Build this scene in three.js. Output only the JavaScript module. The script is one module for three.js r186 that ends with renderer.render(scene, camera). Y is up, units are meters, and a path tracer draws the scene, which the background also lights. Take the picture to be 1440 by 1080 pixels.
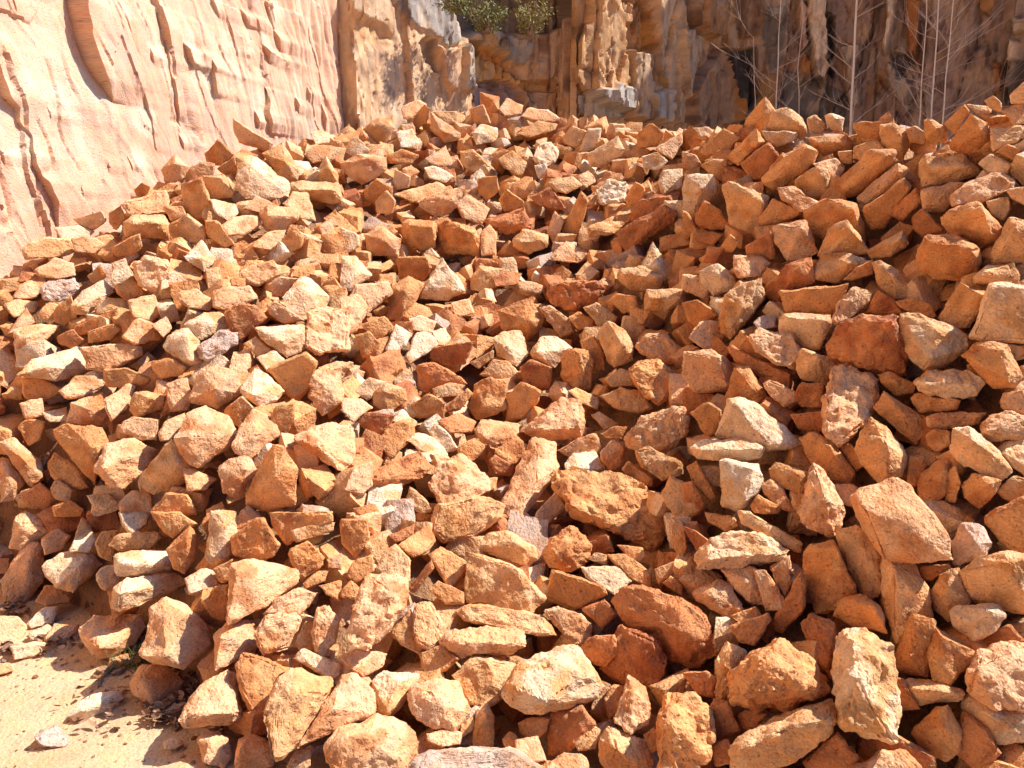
import * as THREE from 'three';
import { Sky } from 'three/addons/objects/Sky.js';
import { ConvexHull } from 'three/addons/math/ConvexHull.js';
import { mergeGeometries } from 'three/addons/utils/BufferGeometryUtils.js';

/* ---------- camera, sky, sun, exposure ---------- */
const scene = new THREE.Scene();
const FPX = 1067, EYE = new THREE.Vector3(0, 1.6, 0), PITCH = 13 * Math.PI / 180;
const camera = new THREE.PerspectiveCamera(2 * Math.atan(540 / FPX) * 180 / Math.PI, 4 / 3, 0.05, 900);
camera.position.copy(EYE);
camera.rotation.x = -PITCH;
scene.add(camera);
const SUN = new THREE.Vector3(0.69, 0.82, -0.13).normalize();
const sky = new Sky();
sky.name = 'sky'; sky.scale.setScalar(400);
const su = sky.material.uniforms;
su.sunPosition.value.copy(SUN); su.turbidity.value = 10; su.rayleigh.value = 0.45;
su.mieCoefficient.value = 0.004; su.cloudCoverage.value = 0;
sky.userData = { kind: 'structure' };
scene.add(sky);
scene.environmentIntensity = 0.19;
const sun = new THREE.DirectionalLight(new THREE.Color(1, 0.91, 0.815), 5);
sun.position.copy(SUN).multiplyScalar(30);
sun.castShadow = true; sun.shadow.mapSize.set(4096, 4096); sun.shadow.radius = 1;
Object.assign(sun.shadow.camera, { left: -16, right: 16, top: 16, bottom: -16, near: 1, far: 70 });
scene.add(sun);
const renderer = new THREE.WebGLRenderer({ antialias: true });
renderer.toneMapping = THREE.LinearToneMapping;
renderer.toneMappingExposure = 1.78;
renderer.shadowMap.enabled = true;

/* ---------- seeded random numbers and noise ---------- */
function rng(seed) {
  let a = seed >>> 0;
  return () => { a = (a + 0x6D2B79F5) | 0; let t = Math.imul(a ^ (a >>> 15), 1 | a); t = (t + Math.imul(t ^ (t >>> 7), 61 | t)) ^ t; return ((t ^ (t >>> 14)) >>> 0) / 4294967296; };
}
const rnd = rng(20240611);
const PERM = new Uint8Array(512);
{ const r = rng(77), p = [...Array(256).keys()]; for (let i = 255; i > 0; i--) { const j = Math.floor(r() * (i + 1)); [p[i], p[j]] = [p[j], p[i]]; } for (let i = 0; i < 512; i++) PERM[i] = p[i & 255]; }
function grad(h, x, y, z) { h &= 15; const u = h < 8 ? x : y, v = h < 4 ? y : (h === 12 || h === 14 ? x : z); return ((h & 1) ? -u : u) + ((h & 2) ? -v : v); }
function noise(x, y, z) {
  const fx = Math.floor(x), fy = Math.floor(y), fz = Math.floor(z), X = fx & 255, Y = fy & 255, Z = fz & 255;
  x -= fx; y -= fy; z -= fz;
  const u = x * x * x * (x * (x * 6 - 15) + 10), v = y * y * y * (y * (y * 6 - 15) + 10), w = z * z * z * (z * (z * 6 - 15) + 10);
  const A = PERM[X] + Y, AA = PERM[A] + Z, AB = PERM[A + 1] + Z, B = PERM[X + 1] + Y, BA = PERM[B] + Z, BB = PERM[B + 1] + Z;
  const L = (a, b, t) => a + (b - a) * t;
  return L(L(L(grad(PERM[AA], x, y, z), grad(PERM[BA], x - 1, y, z), u), L(grad(PERM[AB], x, y - 1, z), grad(PERM[BB], x - 1, y - 1, z), u), v),
    L(L(grad(PERM[AA + 1], x, y, z - 1), grad(PERM[BA + 1], x - 1, y, z - 1), u), L(grad(PERM[AB + 1], x, y - 1, z - 1), grad(PERM[BB + 1], x - 1, y - 1, z - 1), u), v), w);
}
function fbm(x, y, z, o = 4) { let s = 0, a = 0.5, f = 1; for (let i = 0; i < o; i++) { s += a * noise(x * f + i * 17.3, y * f, z * f); f *= 2.03; a *= 0.5; } return s; }
function cells(x, y, seed) { // broken blocks: value and tilt of the nearest of scattered centres, and how near the border is
  const X = Math.floor(x), Y = Math.floor(y); let b = 9, b2 = 9, v = 0;
  for (let j = -1; j <= 1; j++) for (let i = -1; i <= 1; i++) {
    const h = PERM[(PERM[(X + i + seed) & 255] + Y + j) & 255], h2 = PERM[h + 57], h3 = PERM[h + 113], h4 = PERM[h + 201];
    const dx = X + i + h / 255 - x, dy = Y + j + h2 / 255 - y, d = Math.hypot(dx, dy);
    if (d < b) { b2 = b; b = d; v = (h3 / 255 - 0.5) + dx * (h4 / 255 - 0.5) * 1.3 + dy * (h / 255 - 0.5) * 0.8; } else if (d < b2) b2 = d;
  }
  return [v, b2 - b];
}
const clamp = (x, a, b) => Math.min(b, Math.max(a, x));
const sstep = (a, b, x) => { const t = clamp((x - a) / (b - a), 0, 1); return t * t * (3 - 2 * t); };
const mix = (a, b, t) => a + (b - a) * t;
const inside = (poly, x, y) => { let c = false; for (let i = 0, j = poly.length - 1; i < poly.length; j = i++) { const [xi, yi] = poly[i], [xj, yj] = poly[j]; if ((yi > y) !== (yj > y) && x < (xj - xi) * (y - yi) / (yj - yi) + xi) c = !c; } return c; };
const mix3 = (a, b, t) => [mix(a[0], b[0], t), mix(a[1], b[1], t), mix(a[2], b[2], t)];

const taken = {};
function numbered(name) { const n = taken[name] = (taken[name] ?? -1) + 1; return n ? name + '_' + String(n).padStart(3, '0') : name; }
function tag(o, label, category, group, kind) {
  if (label) o.userData.label = label;
  if (category) o.userData.category = category;
  if (group) o.userData.group = group;
  if (kind) o.userData.kind = kind;
  return o;
}
function addMesh(name, geo, mat, parent = scene) {
  const m = new THREE.Mesh(geo, mat); m.name = parent === scene ? numbered(name) : name;
  m.castShadow = m.receiveShadow = true; parent.add(m); return m;
}

/* ---------- directions through points of the 1440 x 1080 survey picture ---------- */
function ray(px, py) {
  const x = (px - 720) / FPX, y = (540 - py) / FPX, c = Math.cos(PITCH), s = Math.sin(PITCH);
  return new THREE.Vector3(x, y * c - s, -c - y * s).normalize();
}

/* ---------- textures: grain of sandstone, relief of sandstone, soil ---------- */
function tex(n, fn, repeat, srgb) {
  const d = new Uint8Array(n * n * 4);
  for (let j = 0; j < n; j++) for (let i = 0; i < n; i++) {
    const c = fn(i / n, j / n), k = (j * n + i) * 4;
    d[k] = clamp(c[0] * 255, 0, 255); d[k + 1] = clamp(c[1] * 255, 0, 255); d[k + 2] = clamp(c[2] * 255, 0, 255); d[k + 3] = 255;
  }
  const t = new THREE.DataTexture(d, n, n, THREE.RGBAFormat);
  t.wrapS = t.wrapT = THREE.RepeatWrapping; t.magFilter = THREE.LinearFilter; t.minFilter = THREE.LinearMipmapLinearFilter; t.generateMipmaps = true;
  t.repeat.set(repeat, repeat); if (srgb) t.colorSpace = THREE.SRGBColorSpace; t.needsUpdate = true; return t;
}
const lattice = (x, y, n, s) => { // gradient noise that repeats after n cells
  const X = Math.floor(x), Y = Math.floor(y), fx = x - X, fy = y - Y, u = fx * fx * fx * (fx * (fx * 6 - 15) + 10), v = fy * fy * fy * (fy * (fy * 6 - 15) + 10);
  const g = (i, j) => { const h = PERM[(PERM[((X + i) % n + n) % n % 256] + (((Y + j) % n + n) % n) + s) & 511 & 255] / 256 * 6.2832; return Math.cos(h) * (fx - i) + Math.sin(h) * (fy - j); };
  return mix(mix(g(0, 0), g(1, 0), u), mix(g(0, 1), g(1, 1), u), v);
};
const per = (u, v, f, o, s) => { let r = 0, a = 0.9; for (let i = 0; i < o; i++) { const n = Math.round(f), m = Math.round(f * 0.7); r += a * 0.72 * (lattice(u * n, v * n, n, Math.round(s * 7) + i * 31) + lattice((u + v) * m, (u - v) * m, m, Math.round(s * 5) + i * 47 + 90)); f *= 2.1; a *= 0.55; } return r; };
const grainTex = tex(512, (u, v) => {
  const a = per(u, v, 7, 3, 3.1), b = per(u, v, 70, 2, 8.7), s = per(u, v, 38, 2, 14.2), q = per(u, v, 90, 1, 21);
  let g = 0.93 + 0.11 * a + 0.13 * b;
  const speck = sstep(0.40, 0.62, s), pale = sstep(0.3, 0.5, q);
  const c = [g, g * (1 - 0.05 * sstep(-0.1, 0.4, a)), g * (1 - 0.1 * sstep(-0.1, 0.4, a))];
  return [mix(c[0], 0.62, speck * 0.7) + pale * 0.06, mix(c[1], 0.5, speck * 0.7) + pale * 0.07, mix(c[2], 0.42, speck * 0.7) + pale * 0.07];
}, 1 / 0.5, true);
const reliefTex = tex(1024, (u, v) => {
  const a = per(u, v, 10, 3, 5.5), b = per(u, v, 42, 3, 11.1), p = per(u, v, 28, 2, 2.2);
  const h = 0.55 + 0.26 * a + 0.36 * b - 0.3 * sstep(0.3, 0.6, p);
  return [h, h, h];
}, 1 / 0.5, false);
const rockMat = new THREE.MeshStandardMaterial({ vertexColors: true, map: grainTex, bumpMap: reliefTex, bumpScale: 0.008, roughness: 0.93 });

/* ---------- angular stones: hull, even subdivision, chipped relief, creased normals ---------- */
function hullMesh(points) {
  const hull = new ConvexHull().setFromPoints(points), V = [], ids = new Map(), F = [], fn = [];
  const id = (p) => { const k = p.x.toFixed(5) + p.y.toFixed(5) + p.z.toFixed(5); if (!ids.has(k)) { ids.set(k, V.length); V.push([p.x, p.y, p.z]); } return ids.get(k); };
  for (const f of hull.faces) {
    const loop = []; let e = f.edge; do { loop.push(id(e.head().point)); e = e.next; } while (e !== f.edge);
    let c = fn.findIndex((q) => q[0] * f.normal.x + q[1] * f.normal.y + q[2] * f.normal.z > 0.96);
    if (c < 0) { c = fn.length; fn.push([f.normal.x, f.normal.y, f.normal.z]); }
    for (let i = 1; i + 1 < loop.length; i++) F.push([loop[0], loop[i], loop[i + 1], c]);
  }
  return { V, F, nf: fn.length, fn };
}
function refine({ V, F, nf, fn }, L, most = 5000) {
  for (let pass = 0; pass < 7; pass++) {
    const mid = new Map(), L2 = L * L; let cut = 0;
    const m = (a, b) => {
      const k = a < b ? a * 1e6 + b : b * 1e6 + a;
      if (mid.has(k)) return mid.get(k);
      const A = V[a], B = V[b], d = (A[0] - B[0]) ** 2 + (A[1] - B[1]) ** 2 + (A[2] - B[2]) ** 2;
      let r = -1; if (d > L2) { r = V.length; V.push([(A[0] + B[0]) / 2, (A[1] + B[1]) / 2, (A[2] + B[2]) / 2]); cut++; }
      mid.set(k, r); return r;
    };
    const G = [];
    for (const [a, b, c, q] of F) {
      const ab = m(a, b), bc = m(b, c), ca = m(c, a), n = (ab >= 0) + (bc >= 0) + (ca >= 0);
      if (n === 0) G.push([a, b, c, q]);
      else if (n === 3) G.push([a, ab, ca, q], [ab, b, bc, q], [ca, bc, c, q], [ab, bc, ca, q]);
      else if (n === 1) { if (ab >= 0) G.push([a, ab, c, q], [ab, b, c, q]); else if (bc >= 0) G.push([a, b, bc, q], [a, bc, c, q]); else G.push([a, b, ca, q], [ca, b, c, q]); }
      else if (ab < 0) G.push([a, b, bc, q], [a, bc, ca, q], [ca, bc, c, q]);
      else if (bc < 0) G.push([a, ab, ca, q], [ab, b, c, q], [ab, c, ca, q]);
      else G.push([ab, b, bc, q], [a, ab, bc, q], [a, bc, c, q]);
    }
    F = G; if (!cut || F.length > most) break;
  }
  return { V, F, nf, fn };
}
// size: typical width in metres; tint(facet) gives a facet's own base colour; rough: 0..1
function stone(points, size, cell, seed, tint, stain, rough, most) {
  const { V, F, nf, fn } = refine(hullMesh(points), cell, most);
  const n = V.length, N = new Float32Array(n * 3), FN = new Float32Array(F.length * 3);
  const face = (out) => {
    for (let i = 0; i < F.length; i++) {
      const [a, b, c] = F[i], A = V[a], B = V[b], C = V[c];
      const ux = B[0] - A[0], uy = B[1] - A[1], uz = B[2] - A[2], vx = C[0] - A[0], vy = C[1] - A[1], vz = C[2] - A[2];
      out[i * 3] = uy * vz - uz * vy; out[i * 3 + 1] = uz * vx - ux * vz; out[i * 3 + 2] = ux * vy - uy * vx;
    }
  };
  const owner = new Int16Array(n).fill(-1), edge = new Uint8Array(n);
  for (const f of F) for (let k = 0; k < 3; k++) { const v = f[k]; if (owner[v] < 0) owner[v] = f[3]; else if (owner[v] !== f[3]) { const A = fn[owner[v]], B = fn[f[3]]; if (A[0] * B[0] + A[1] * B[1] + A[2] * B[2] < 0.72) edge[v] = 1; } }
  face(FN);
  for (let i = 0; i < F.length; i++) for (let k = 0; k < 3; k++) { const v = F[i][k] * 3; N[v] += FN[i * 3]; N[v + 1] += FN[i * 3 + 1]; N[v + 2] += FN[i * 3 + 2]; }
  const s = 1 / size, ox = (seed * 7.13) % 61, oy = (seed * 3.71) % 53, oz = (seed * 5.37) % 47;
  for (let i = 0; i < n; i++) {
    const p = V[i], l = Math.hypot(N[i * 3], N[i * 3 + 1], N[i * 3 + 2]) || 1, x = p[0] * s + ox, y = p[1] * s + oy, z = p[2] * s + oz;
    const lo = noise(x * 2.1, y * 2.1, z * 2.1), md = noise(x * 5.3, y * 5.3, z * 5.3), ridge = Math.abs(noise(x * 3.3 + 9, y * 3.3, z * 3.3)), hi = noise(x * 12, y * 12, z * 12), fi = noise(x * 25, y * 25, z * 25);
    let d = size * (0.055 * lo + (0.016 + 0.04 * rough) * md - 0.03 * rough * sstep(0.12, 0, ridge) + (0.006 + 0.026 * rough) * hi + (0.002 + 0.012 * rough) * fi);
    if (edge[i]) d -= size * (0.012 + 0.05 * Math.max(0, noise(x * 4.1 + 3, y * 4.1, z * 4.1)) + 0.03 * rough * Math.abs(hi));
    p[0] += N[i * 3] / l * d; p[1] += N[i * 3 + 1] / l * d; p[2] += N[i * 3 + 2] / l * d;
  }
  face(FN);
  const FU = new Float32Array(FN.length);
  for (let i = 0; i < F.length; i++) { const l = Math.hypot(FN[i * 3], FN[i * 3 + 1], FN[i * 3 + 2]) || 1; for (let k = 0; k < 3; k++) FU[i * 3 + k] = FN[i * 3 + k] / l; }
  const inc = Array.from({ length: n }, () => []);
  for (let i = 0; i < F.length; i++) for (let k = 0; k < 3; k++) inc[F[i][k]].push(i);
  const P = new Float32Array(F.length * 9), Q = new Float32Array(F.length * 9), C = new Float32Array(F.length * 9), UV = new Float32Array(F.length * 6);
  const tints = []; for (let f = 0; f < nf; f++) tints.push(tint(f));
  for (let i = 0; i < F.length; i++) {
    const fx = FU[i * 3], fy = FU[i * 3 + 1], fz = FU[i * 3 + 2], ax = Math.abs(fx), ay = Math.abs(fy), az = Math.abs(fz);
    for (let k = 0; k < 3; k++) {
      const v = F[i][k], p = V[v], o = i * 9 + k * 3; let a = 0, b = 0, c = 0;
      for (const j of inc[v]) if (FU[j * 3] * fx + FU[j * 3 + 1] * fy + FU[j * 3 + 2] * fz > 0.8) { a += FN[j * 3]; b += FN[j * 3 + 1]; c += FN[j * 3 + 2]; }
      const l = Math.hypot(a, b, c) || 1;
      P[o] = p[0]; P[o + 1] = p[1]; P[o + 2] = p[2]; Q[o] = a / l; Q[o + 1] = b / l; Q[o + 2] = c / l;
      const u = i * 6 + k * 2;
      if (ax > ay && ax > az) { UV[u] = p[2] + seed * 0.37; UV[u + 1] = p[1] + seed * 0.11; } else if (ay > az) { UV[u] = p[0] + seed * 0.23; UV[u + 1] = p[2] + seed * 0.31; } else { UV[u] = p[0] + seed * 0.17; UV[u + 1] = p[1] + seed * 0.29; }
      const t = tints[F[i][3]], w = sstep(0.02, 0.3, fbm(p[0] * 9 + ox, p[1] * 9 + oy, p[2] * 9 + oz, 3) + stain[3]), g = 1 + 0.22 * noise(p[0] * 22 + oz, p[1] * 22, p[2] * 22);
      C[o] = mix(t[0], stain[0], w) * g; C[o + 1] = mix(t[1], stain[1], w) * g; C[o + 2] = mix(t[2], stain[2], w) * g;
    }
  }
  const g = new THREE.BufferGeometry();
  g.setAttribute('position', new THREE.BufferAttribute(P, 3)); g.setAttribute('normal', new THREE.BufferAttribute(Q, 3));
  g.setAttribute('color', new THREE.BufferAttribute(C, 3)); g.setAttribute('uv', new THREE.BufferAttribute(UV, 2));
  return g;
}
// base colours of the sandstone, linear: fresh break, crust on some of the faces, stain
const TONES = {
  o: { main: [0.72, 0.36, 0.135], crust: [0.66, 0.29, 0.095], stain: [0.55, 0.215, 0.065], word: 'orange' },
  p: { main: [0.77, 0.455, 0.235], crust: [0.73, 0.38, 0.17], stain: [0.62, 0.27, 0.10], word: 'pinkish' },
  t: { main: [0.75, 0.445, 0.21], crust: [0.71, 0.365, 0.145], stain: [0.60, 0.28, 0.09], word: 'tan' },
  c: { main: [0.80, 0.565, 0.34], crust: [0.76, 0.465, 0.235], stain: [0.66, 0.35, 0.13], word: 'cream' },
  w: { main: [0.82, 0.65, 0.44], crust: [0.78, 0.55, 0.33], stain: [0.68, 0.42, 0.2], word: 'whitish' },
  r: { main: [0.60, 0.25, 0.09], crust: [0.53, 0.195, 0.065], stain: [0.40, 0.125, 0.04], word: 'rusty red' },
  g: { main: [0.64, 0.46, 0.34], crust: [0.55, 0.39, 0.28], stain: [0.50, 0.29, 0.17], word: 'greyish' },
};
function tinter(tone, r) {
  const T = TONES[tone], v = 0.9 + 0.2 * r();
  return [() => { const q = r(), b = q < 0.25 ? T.crust : q < 0.42 ? mix3(T.main, T.crust, 0.5) : T.main, k = v * (0.94 + 0.12 * r()); return [b[0] * k, b[1] * k, b[2] * k]; }, [...T.stain, -0.12 + 0.24 * r()]];
}

/* ---------- shape of the heap: crest and foot surveyed round the camera ---------- */
const az = (px, py) => { const r = ray(px, py); return Math.atan2(r.x, -r.z); };
function table(rows) { rows.sort((a, b) => a[0] - b[0]); return (t, k) => { if (t <= rows[0][0]) return rows[0][k]; for (let i = 1; i < rows.length; i++) if (t <= rows[i][0]) { const a = rows[i - 1], b = rows[i], u = (t - a[0]) / (b[0] - a[0]); return mix(a[k], b[k], u); } return rows[rows.length - 1][k]; }; }
const crestRows = [[0, 388, 4.8], [100, 350, 5.0], [200, 282, 5.1], [300, 230, 5.2], [400, 218, 5.5], [480, 208, 5.9], [560, 185, 6.1], [690, 168, 6.2], [800, 182, 6.2], [900, 192, 5.8], [1000, 197, 5.2], [1080, 187, 4.7], [1180, 190, 4.5], [1280, 199, 4.3], [1380, 190, 3.9], [1440, 165, 3.8]]
  .map(([px, py, d]) => { const r = ray(px, py - 24); return [Math.atan2(r.x, -r.z), d, EYE.y + d * r.y / Math.hypot(r.x, r.z)]; });
crestRows.push([-0.75, 4.6, 0.9], [-1.0, 4.3, 0.3], [-1.3, 4.0, -0.2], [0.8, 3.7, 2.05], [1.1, 3.6, 1.6], [1.45, 3.5, 0.2]);
const crest = table(crestRows);
const footRows = [[-150, 800], [0, 845], [100, 860], [180, 955], [255, 1040], [330, 1100], [500, 1190], [720, 1230], [1000, 1240], [1440, 1240]]
  .map(([px, py]) => { const r = ray(px, py), d = -EYE.y / r.y * Math.hypot(r.x, r.z); return [Math.atan2(r.x, -r.z), d]; });
footRows.push([-1.3, 3.4], [1.2, 1.7]);
const foot = table(footRows);
const smooth = (f, t, k) => (f(t - 0.06, k) + f(t - 0.03, k) + f(t, k) + f(t + 0.03, k) + f(t + 0.06, k)) / 5;
function heap(x, z) { // height of the heap's surface over the ground
  const t = Math.atan2(x, -z), d = Math.hypot(x, z), dc = smooth(crest, t, 1), h = smooth(crest, t, 2), df = smooth(foot, t, 1);
  const f = clamp((d - df) / (dc - df), 0, 1), gully = Math.exp(-(((t - 0.0 + 0.22 * (f - 0.5)) / 0.2) ** 2)) * 0.3 * Math.sin(Math.PI * f); // a gully runs down the middle
  const up = h * (d - df) / (dc - df) - gully, down = h - 0.45 * (d - dc), k = 0.12;
  const e = clamp(0.5 + 0.5 * (down - up) / k, 0, 1);
  return mix(down, up, e) - k * e * (1 - e) + 0.05 * noise(x * 1.7, 3, z * 1.7);
}
function heapNormal(x, z) { const e = 0.08; return new THREE.Vector3(heap(x - e, z) - heap(x + e, z), 2 * e, heap(x, z - e) - heap(x, z + e)).normalize(); }
function onHeap(px, py) { // where a line of sight meets the heap or the ground
  const r = ray(px, py), hd = Math.hypot(r.x, r.z), dc = smooth(crest, Math.atan2(r.x, -r.z), 1);
  for (let s = 1.0; s < 9; s += 0.01) { const x = r.x * s, z = r.z * s, y = EYE.y + r.y * s; if (y < Math.max(0.02, heap(x, z))) return { p: new THREE.Vector3(x, y, z), s }; if (s * hd > dc + 0.05) break; }
  const s = dc / hd; return { p: EYE.clone().addScaledVector(r, s), s };
}
function groundY(x, z) { return 0.02 * fbm(x * 0.9, 1.5, z * 0.9, 3) + 0.008 * noise(x * 5, 2, z * 5); }

/* ---------- ground: one sheet to the horizon ---------- */
{
  const n = 300, g = new THREE.PlaneGeometry(1, 1, n, n), P = g.attributes.position, UV = g.attributes.uv, C = new Float32Array(P.count * 3), k = Math.asinh(150);
  for (let i = 0; i < P.count; i++) {
    const x = 2 * Math.sinh(P.getX(i) * 2 * k) - 1.2, z = 2 * Math.sinh(P.getY(i) * 2 * k) - 1.8;
    P.setXYZ(i, x, groundY(x, z), -z - 3.6); 
    const zz = -z - 3.6; P.setY(i, groundY(x, zz)); UV.setXY(i, x, zz);
    const a = fbm(x * 1.3, 4, zz * 1.3, 4), b = fbm(x * 6, 8, zz * 6, 3), c = mix3(mix3([0.60, 0.40, 0.22], [0.66, 0.47, 0.28], sstep(-0.2, 0.3, a)), [0.52, 0.29, 0.14], sstep(0.08, 0.35, b) * 0.7);
    C.set(c, i * 3);
  }
  g.setAttribute('color', new THREE.BufferAttribute(C, 3)); g.computeVertexNormals();
  const soilRelief = tex(512, (u, v) => { const h = 0.5 + 0.3 * per(u, v, 11, 4, 4) + 0.2 * per(u, v, 47, 3, 6); return [h, h, h]; }, 1 / 0.6, false);
  const m = addMesh('ground', g, new THREE.MeshStandardMaterial({ vertexColors: true, map: grainTex, bumpMap: soilRelief, bumpScale: 0.01, roughness: 1 }));
  tag(m, 'bare sandy quarry floor with crumbs of stone', null, null, 'structure');
}
/* ---------- earth under the stones ---------- */
{
  const na = 260, nd = 190, P = [], I = [], C = [], U = [];
  for (let j = 0; j <= nd; j++) for (let i = 0; i <= na; i++) {
    const t = -1.25 + 2.65 * i / na, d = 0.9 + 8.1 * j / nd, x = d * Math.sin(t), z = -d * Math.cos(t);
    P.push(x, heap(x, z) - 0.19 + 0.05 * noise(x * 6, 1, z * 6) + 0.04 * noise(x * 14, 3, z * 14), z); U.push(x, z);
    const k = 0.8 + 0.4 * noise(x * 9, 7, z * 9); C.push(0.40 * k, 0.20 * k, 0.085 * k);
  }
  for (let j = 0; j < nd; j++) for (let i = 0; i < na; i++) { const a = j * (na + 1) + i, b = a + 1, c = a + na + 1, e = c + 1; I.push(a, b, c, b, e, c); }
  const g = new THREE.BufferGeometry(); g.setAttribute('position', new THREE.Float32BufferAttribute(P, 3)); g.setAttribute('uv', new THREE.Float32BufferAttribute(U, 2)); g.setAttribute('color', new THREE.Float32BufferAttribute(C, 3)); g.setIndex(I); g.computeVertexNormals();
  const m = addMesh('earth_mound', g, new THREE.MeshStandardMaterial({ vertexColors: true, map: grainTex, bumpMap: reliefTex, bumpScale: 0.01, roughness: 1, side: THREE.DoubleSide }));
  tag(m, 'earth core hidden beneath the heap of stones', null, null, 'structure');
}

/* ---------- quarry faces ---------- */
const faceMat = (bumpScale) => new THREE.MeshStandardMaterial({ vertexColors: true, map: grainTex, bumpMap: reliefTex, bumpScale, roughness: 0.95, side: THREE.DoubleSide });
function sheet(ss, ts, place, name, label, material) {
  const P = [], U = [], C = [], I = [], n = ss.length;
  for (const t of ts) for (const s of ss) { const { p, c } = place(s, t); P.push(p.x, p.y, p.z); U.push(s, t); C.push(...c); }
  for (let j = 0; j + 1 < ts.length; j++) for (let i = 0; i + 1 < n; i++) { const a = j * n + i, b = a + 1, c = a + n, d = c + 1; I.push(a, b, d, a, d, c); }
  const nF = I.length / 3, FN = new Float32Array(nF * 3), FU = new Float32Array(nF * 3), inc = Array.from({ length: P.length / 3 }, () => []);
  for (let f = 0; f < nF; f++) {
    const [a, b, d] = [I[f * 3] * 3, I[f * 3 + 1] * 3, I[f * 3 + 2] * 3], ux = P[b] - P[a], uy = P[b + 1] - P[a + 1], uz = P[b + 2] - P[a + 2], vx = P[d] - P[a], vy = P[d + 1] - P[a + 1], vz = P[d + 2] - P[a + 2];
    const x = uy * vz - uz * vy, y = uz * vx - ux * vz, z = ux * vy - uy * vx, l = Math.hypot(x, y, z) || 1; FN.set([x, y, z], f * 3); FU.set([x / l, y / l, z / l], f * 3);
    for (let k = 0; k < 3; k++) inc[I[f * 3 + k]].push(f);
  }
  const p3 = new Float32Array(nF * 9), q3 = new Float32Array(nF * 9), c3 = new Float32Array(nF * 9), u2 = new Float32Array(nF * 6);
  for (let f = 0; f < nF; f++) for (let k = 0; k < 3; k++) {
    const v = I[f * 3 + k], o = f * 9 + k * 3; let x = 0, y = 0, z = 0;
    for (const e of inc[v]) if (FU[e * 3] * FU[f * 3] + FU[e * 3 + 1] * FU[f * 3 + 1] + FU[e * 3 + 2] * FU[f * 3 + 2] > 0.75) { x += FN[e * 3]; y += FN[e * 3 + 1]; z += FN[e * 3 + 2]; }
    const l = Math.hypot(x, y, z) || 1; q3[o] = x / l; q3[o + 1] = y / l; q3[o + 2] = z / l;
    for (let m = 0; m < 3; m++) { p3[o + m] = P[v * 3 + m]; c3[o + m] = C[v * 3 + m]; }
    u2[f * 6 + k * 2] = U[v * 2]; u2[f * 6 + k * 2 + 1] = U[v * 2 + 1];
  }
  const g = new THREE.BufferGeometry(); for (const [nm, ar, w] of [['position', p3, 3], ['normal', q3, 3], ['color', c3, 3], ['uv', u2, 2]]) g.setAttribute(nm, new THREE.BufferAttribute(ar, w));
  return tag(addMesh(name, g, material), label, null, null, 'structure');
}
const steps = (a, ...runs) => { const r = [a]; for (const [to, h] of runs) { const n = Math.max(1, Math.round((to - a) / h)); for (let i = 1; i <= n; i++) r.push(a + (to - a) * i / n); a = to; } return r; };

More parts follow.
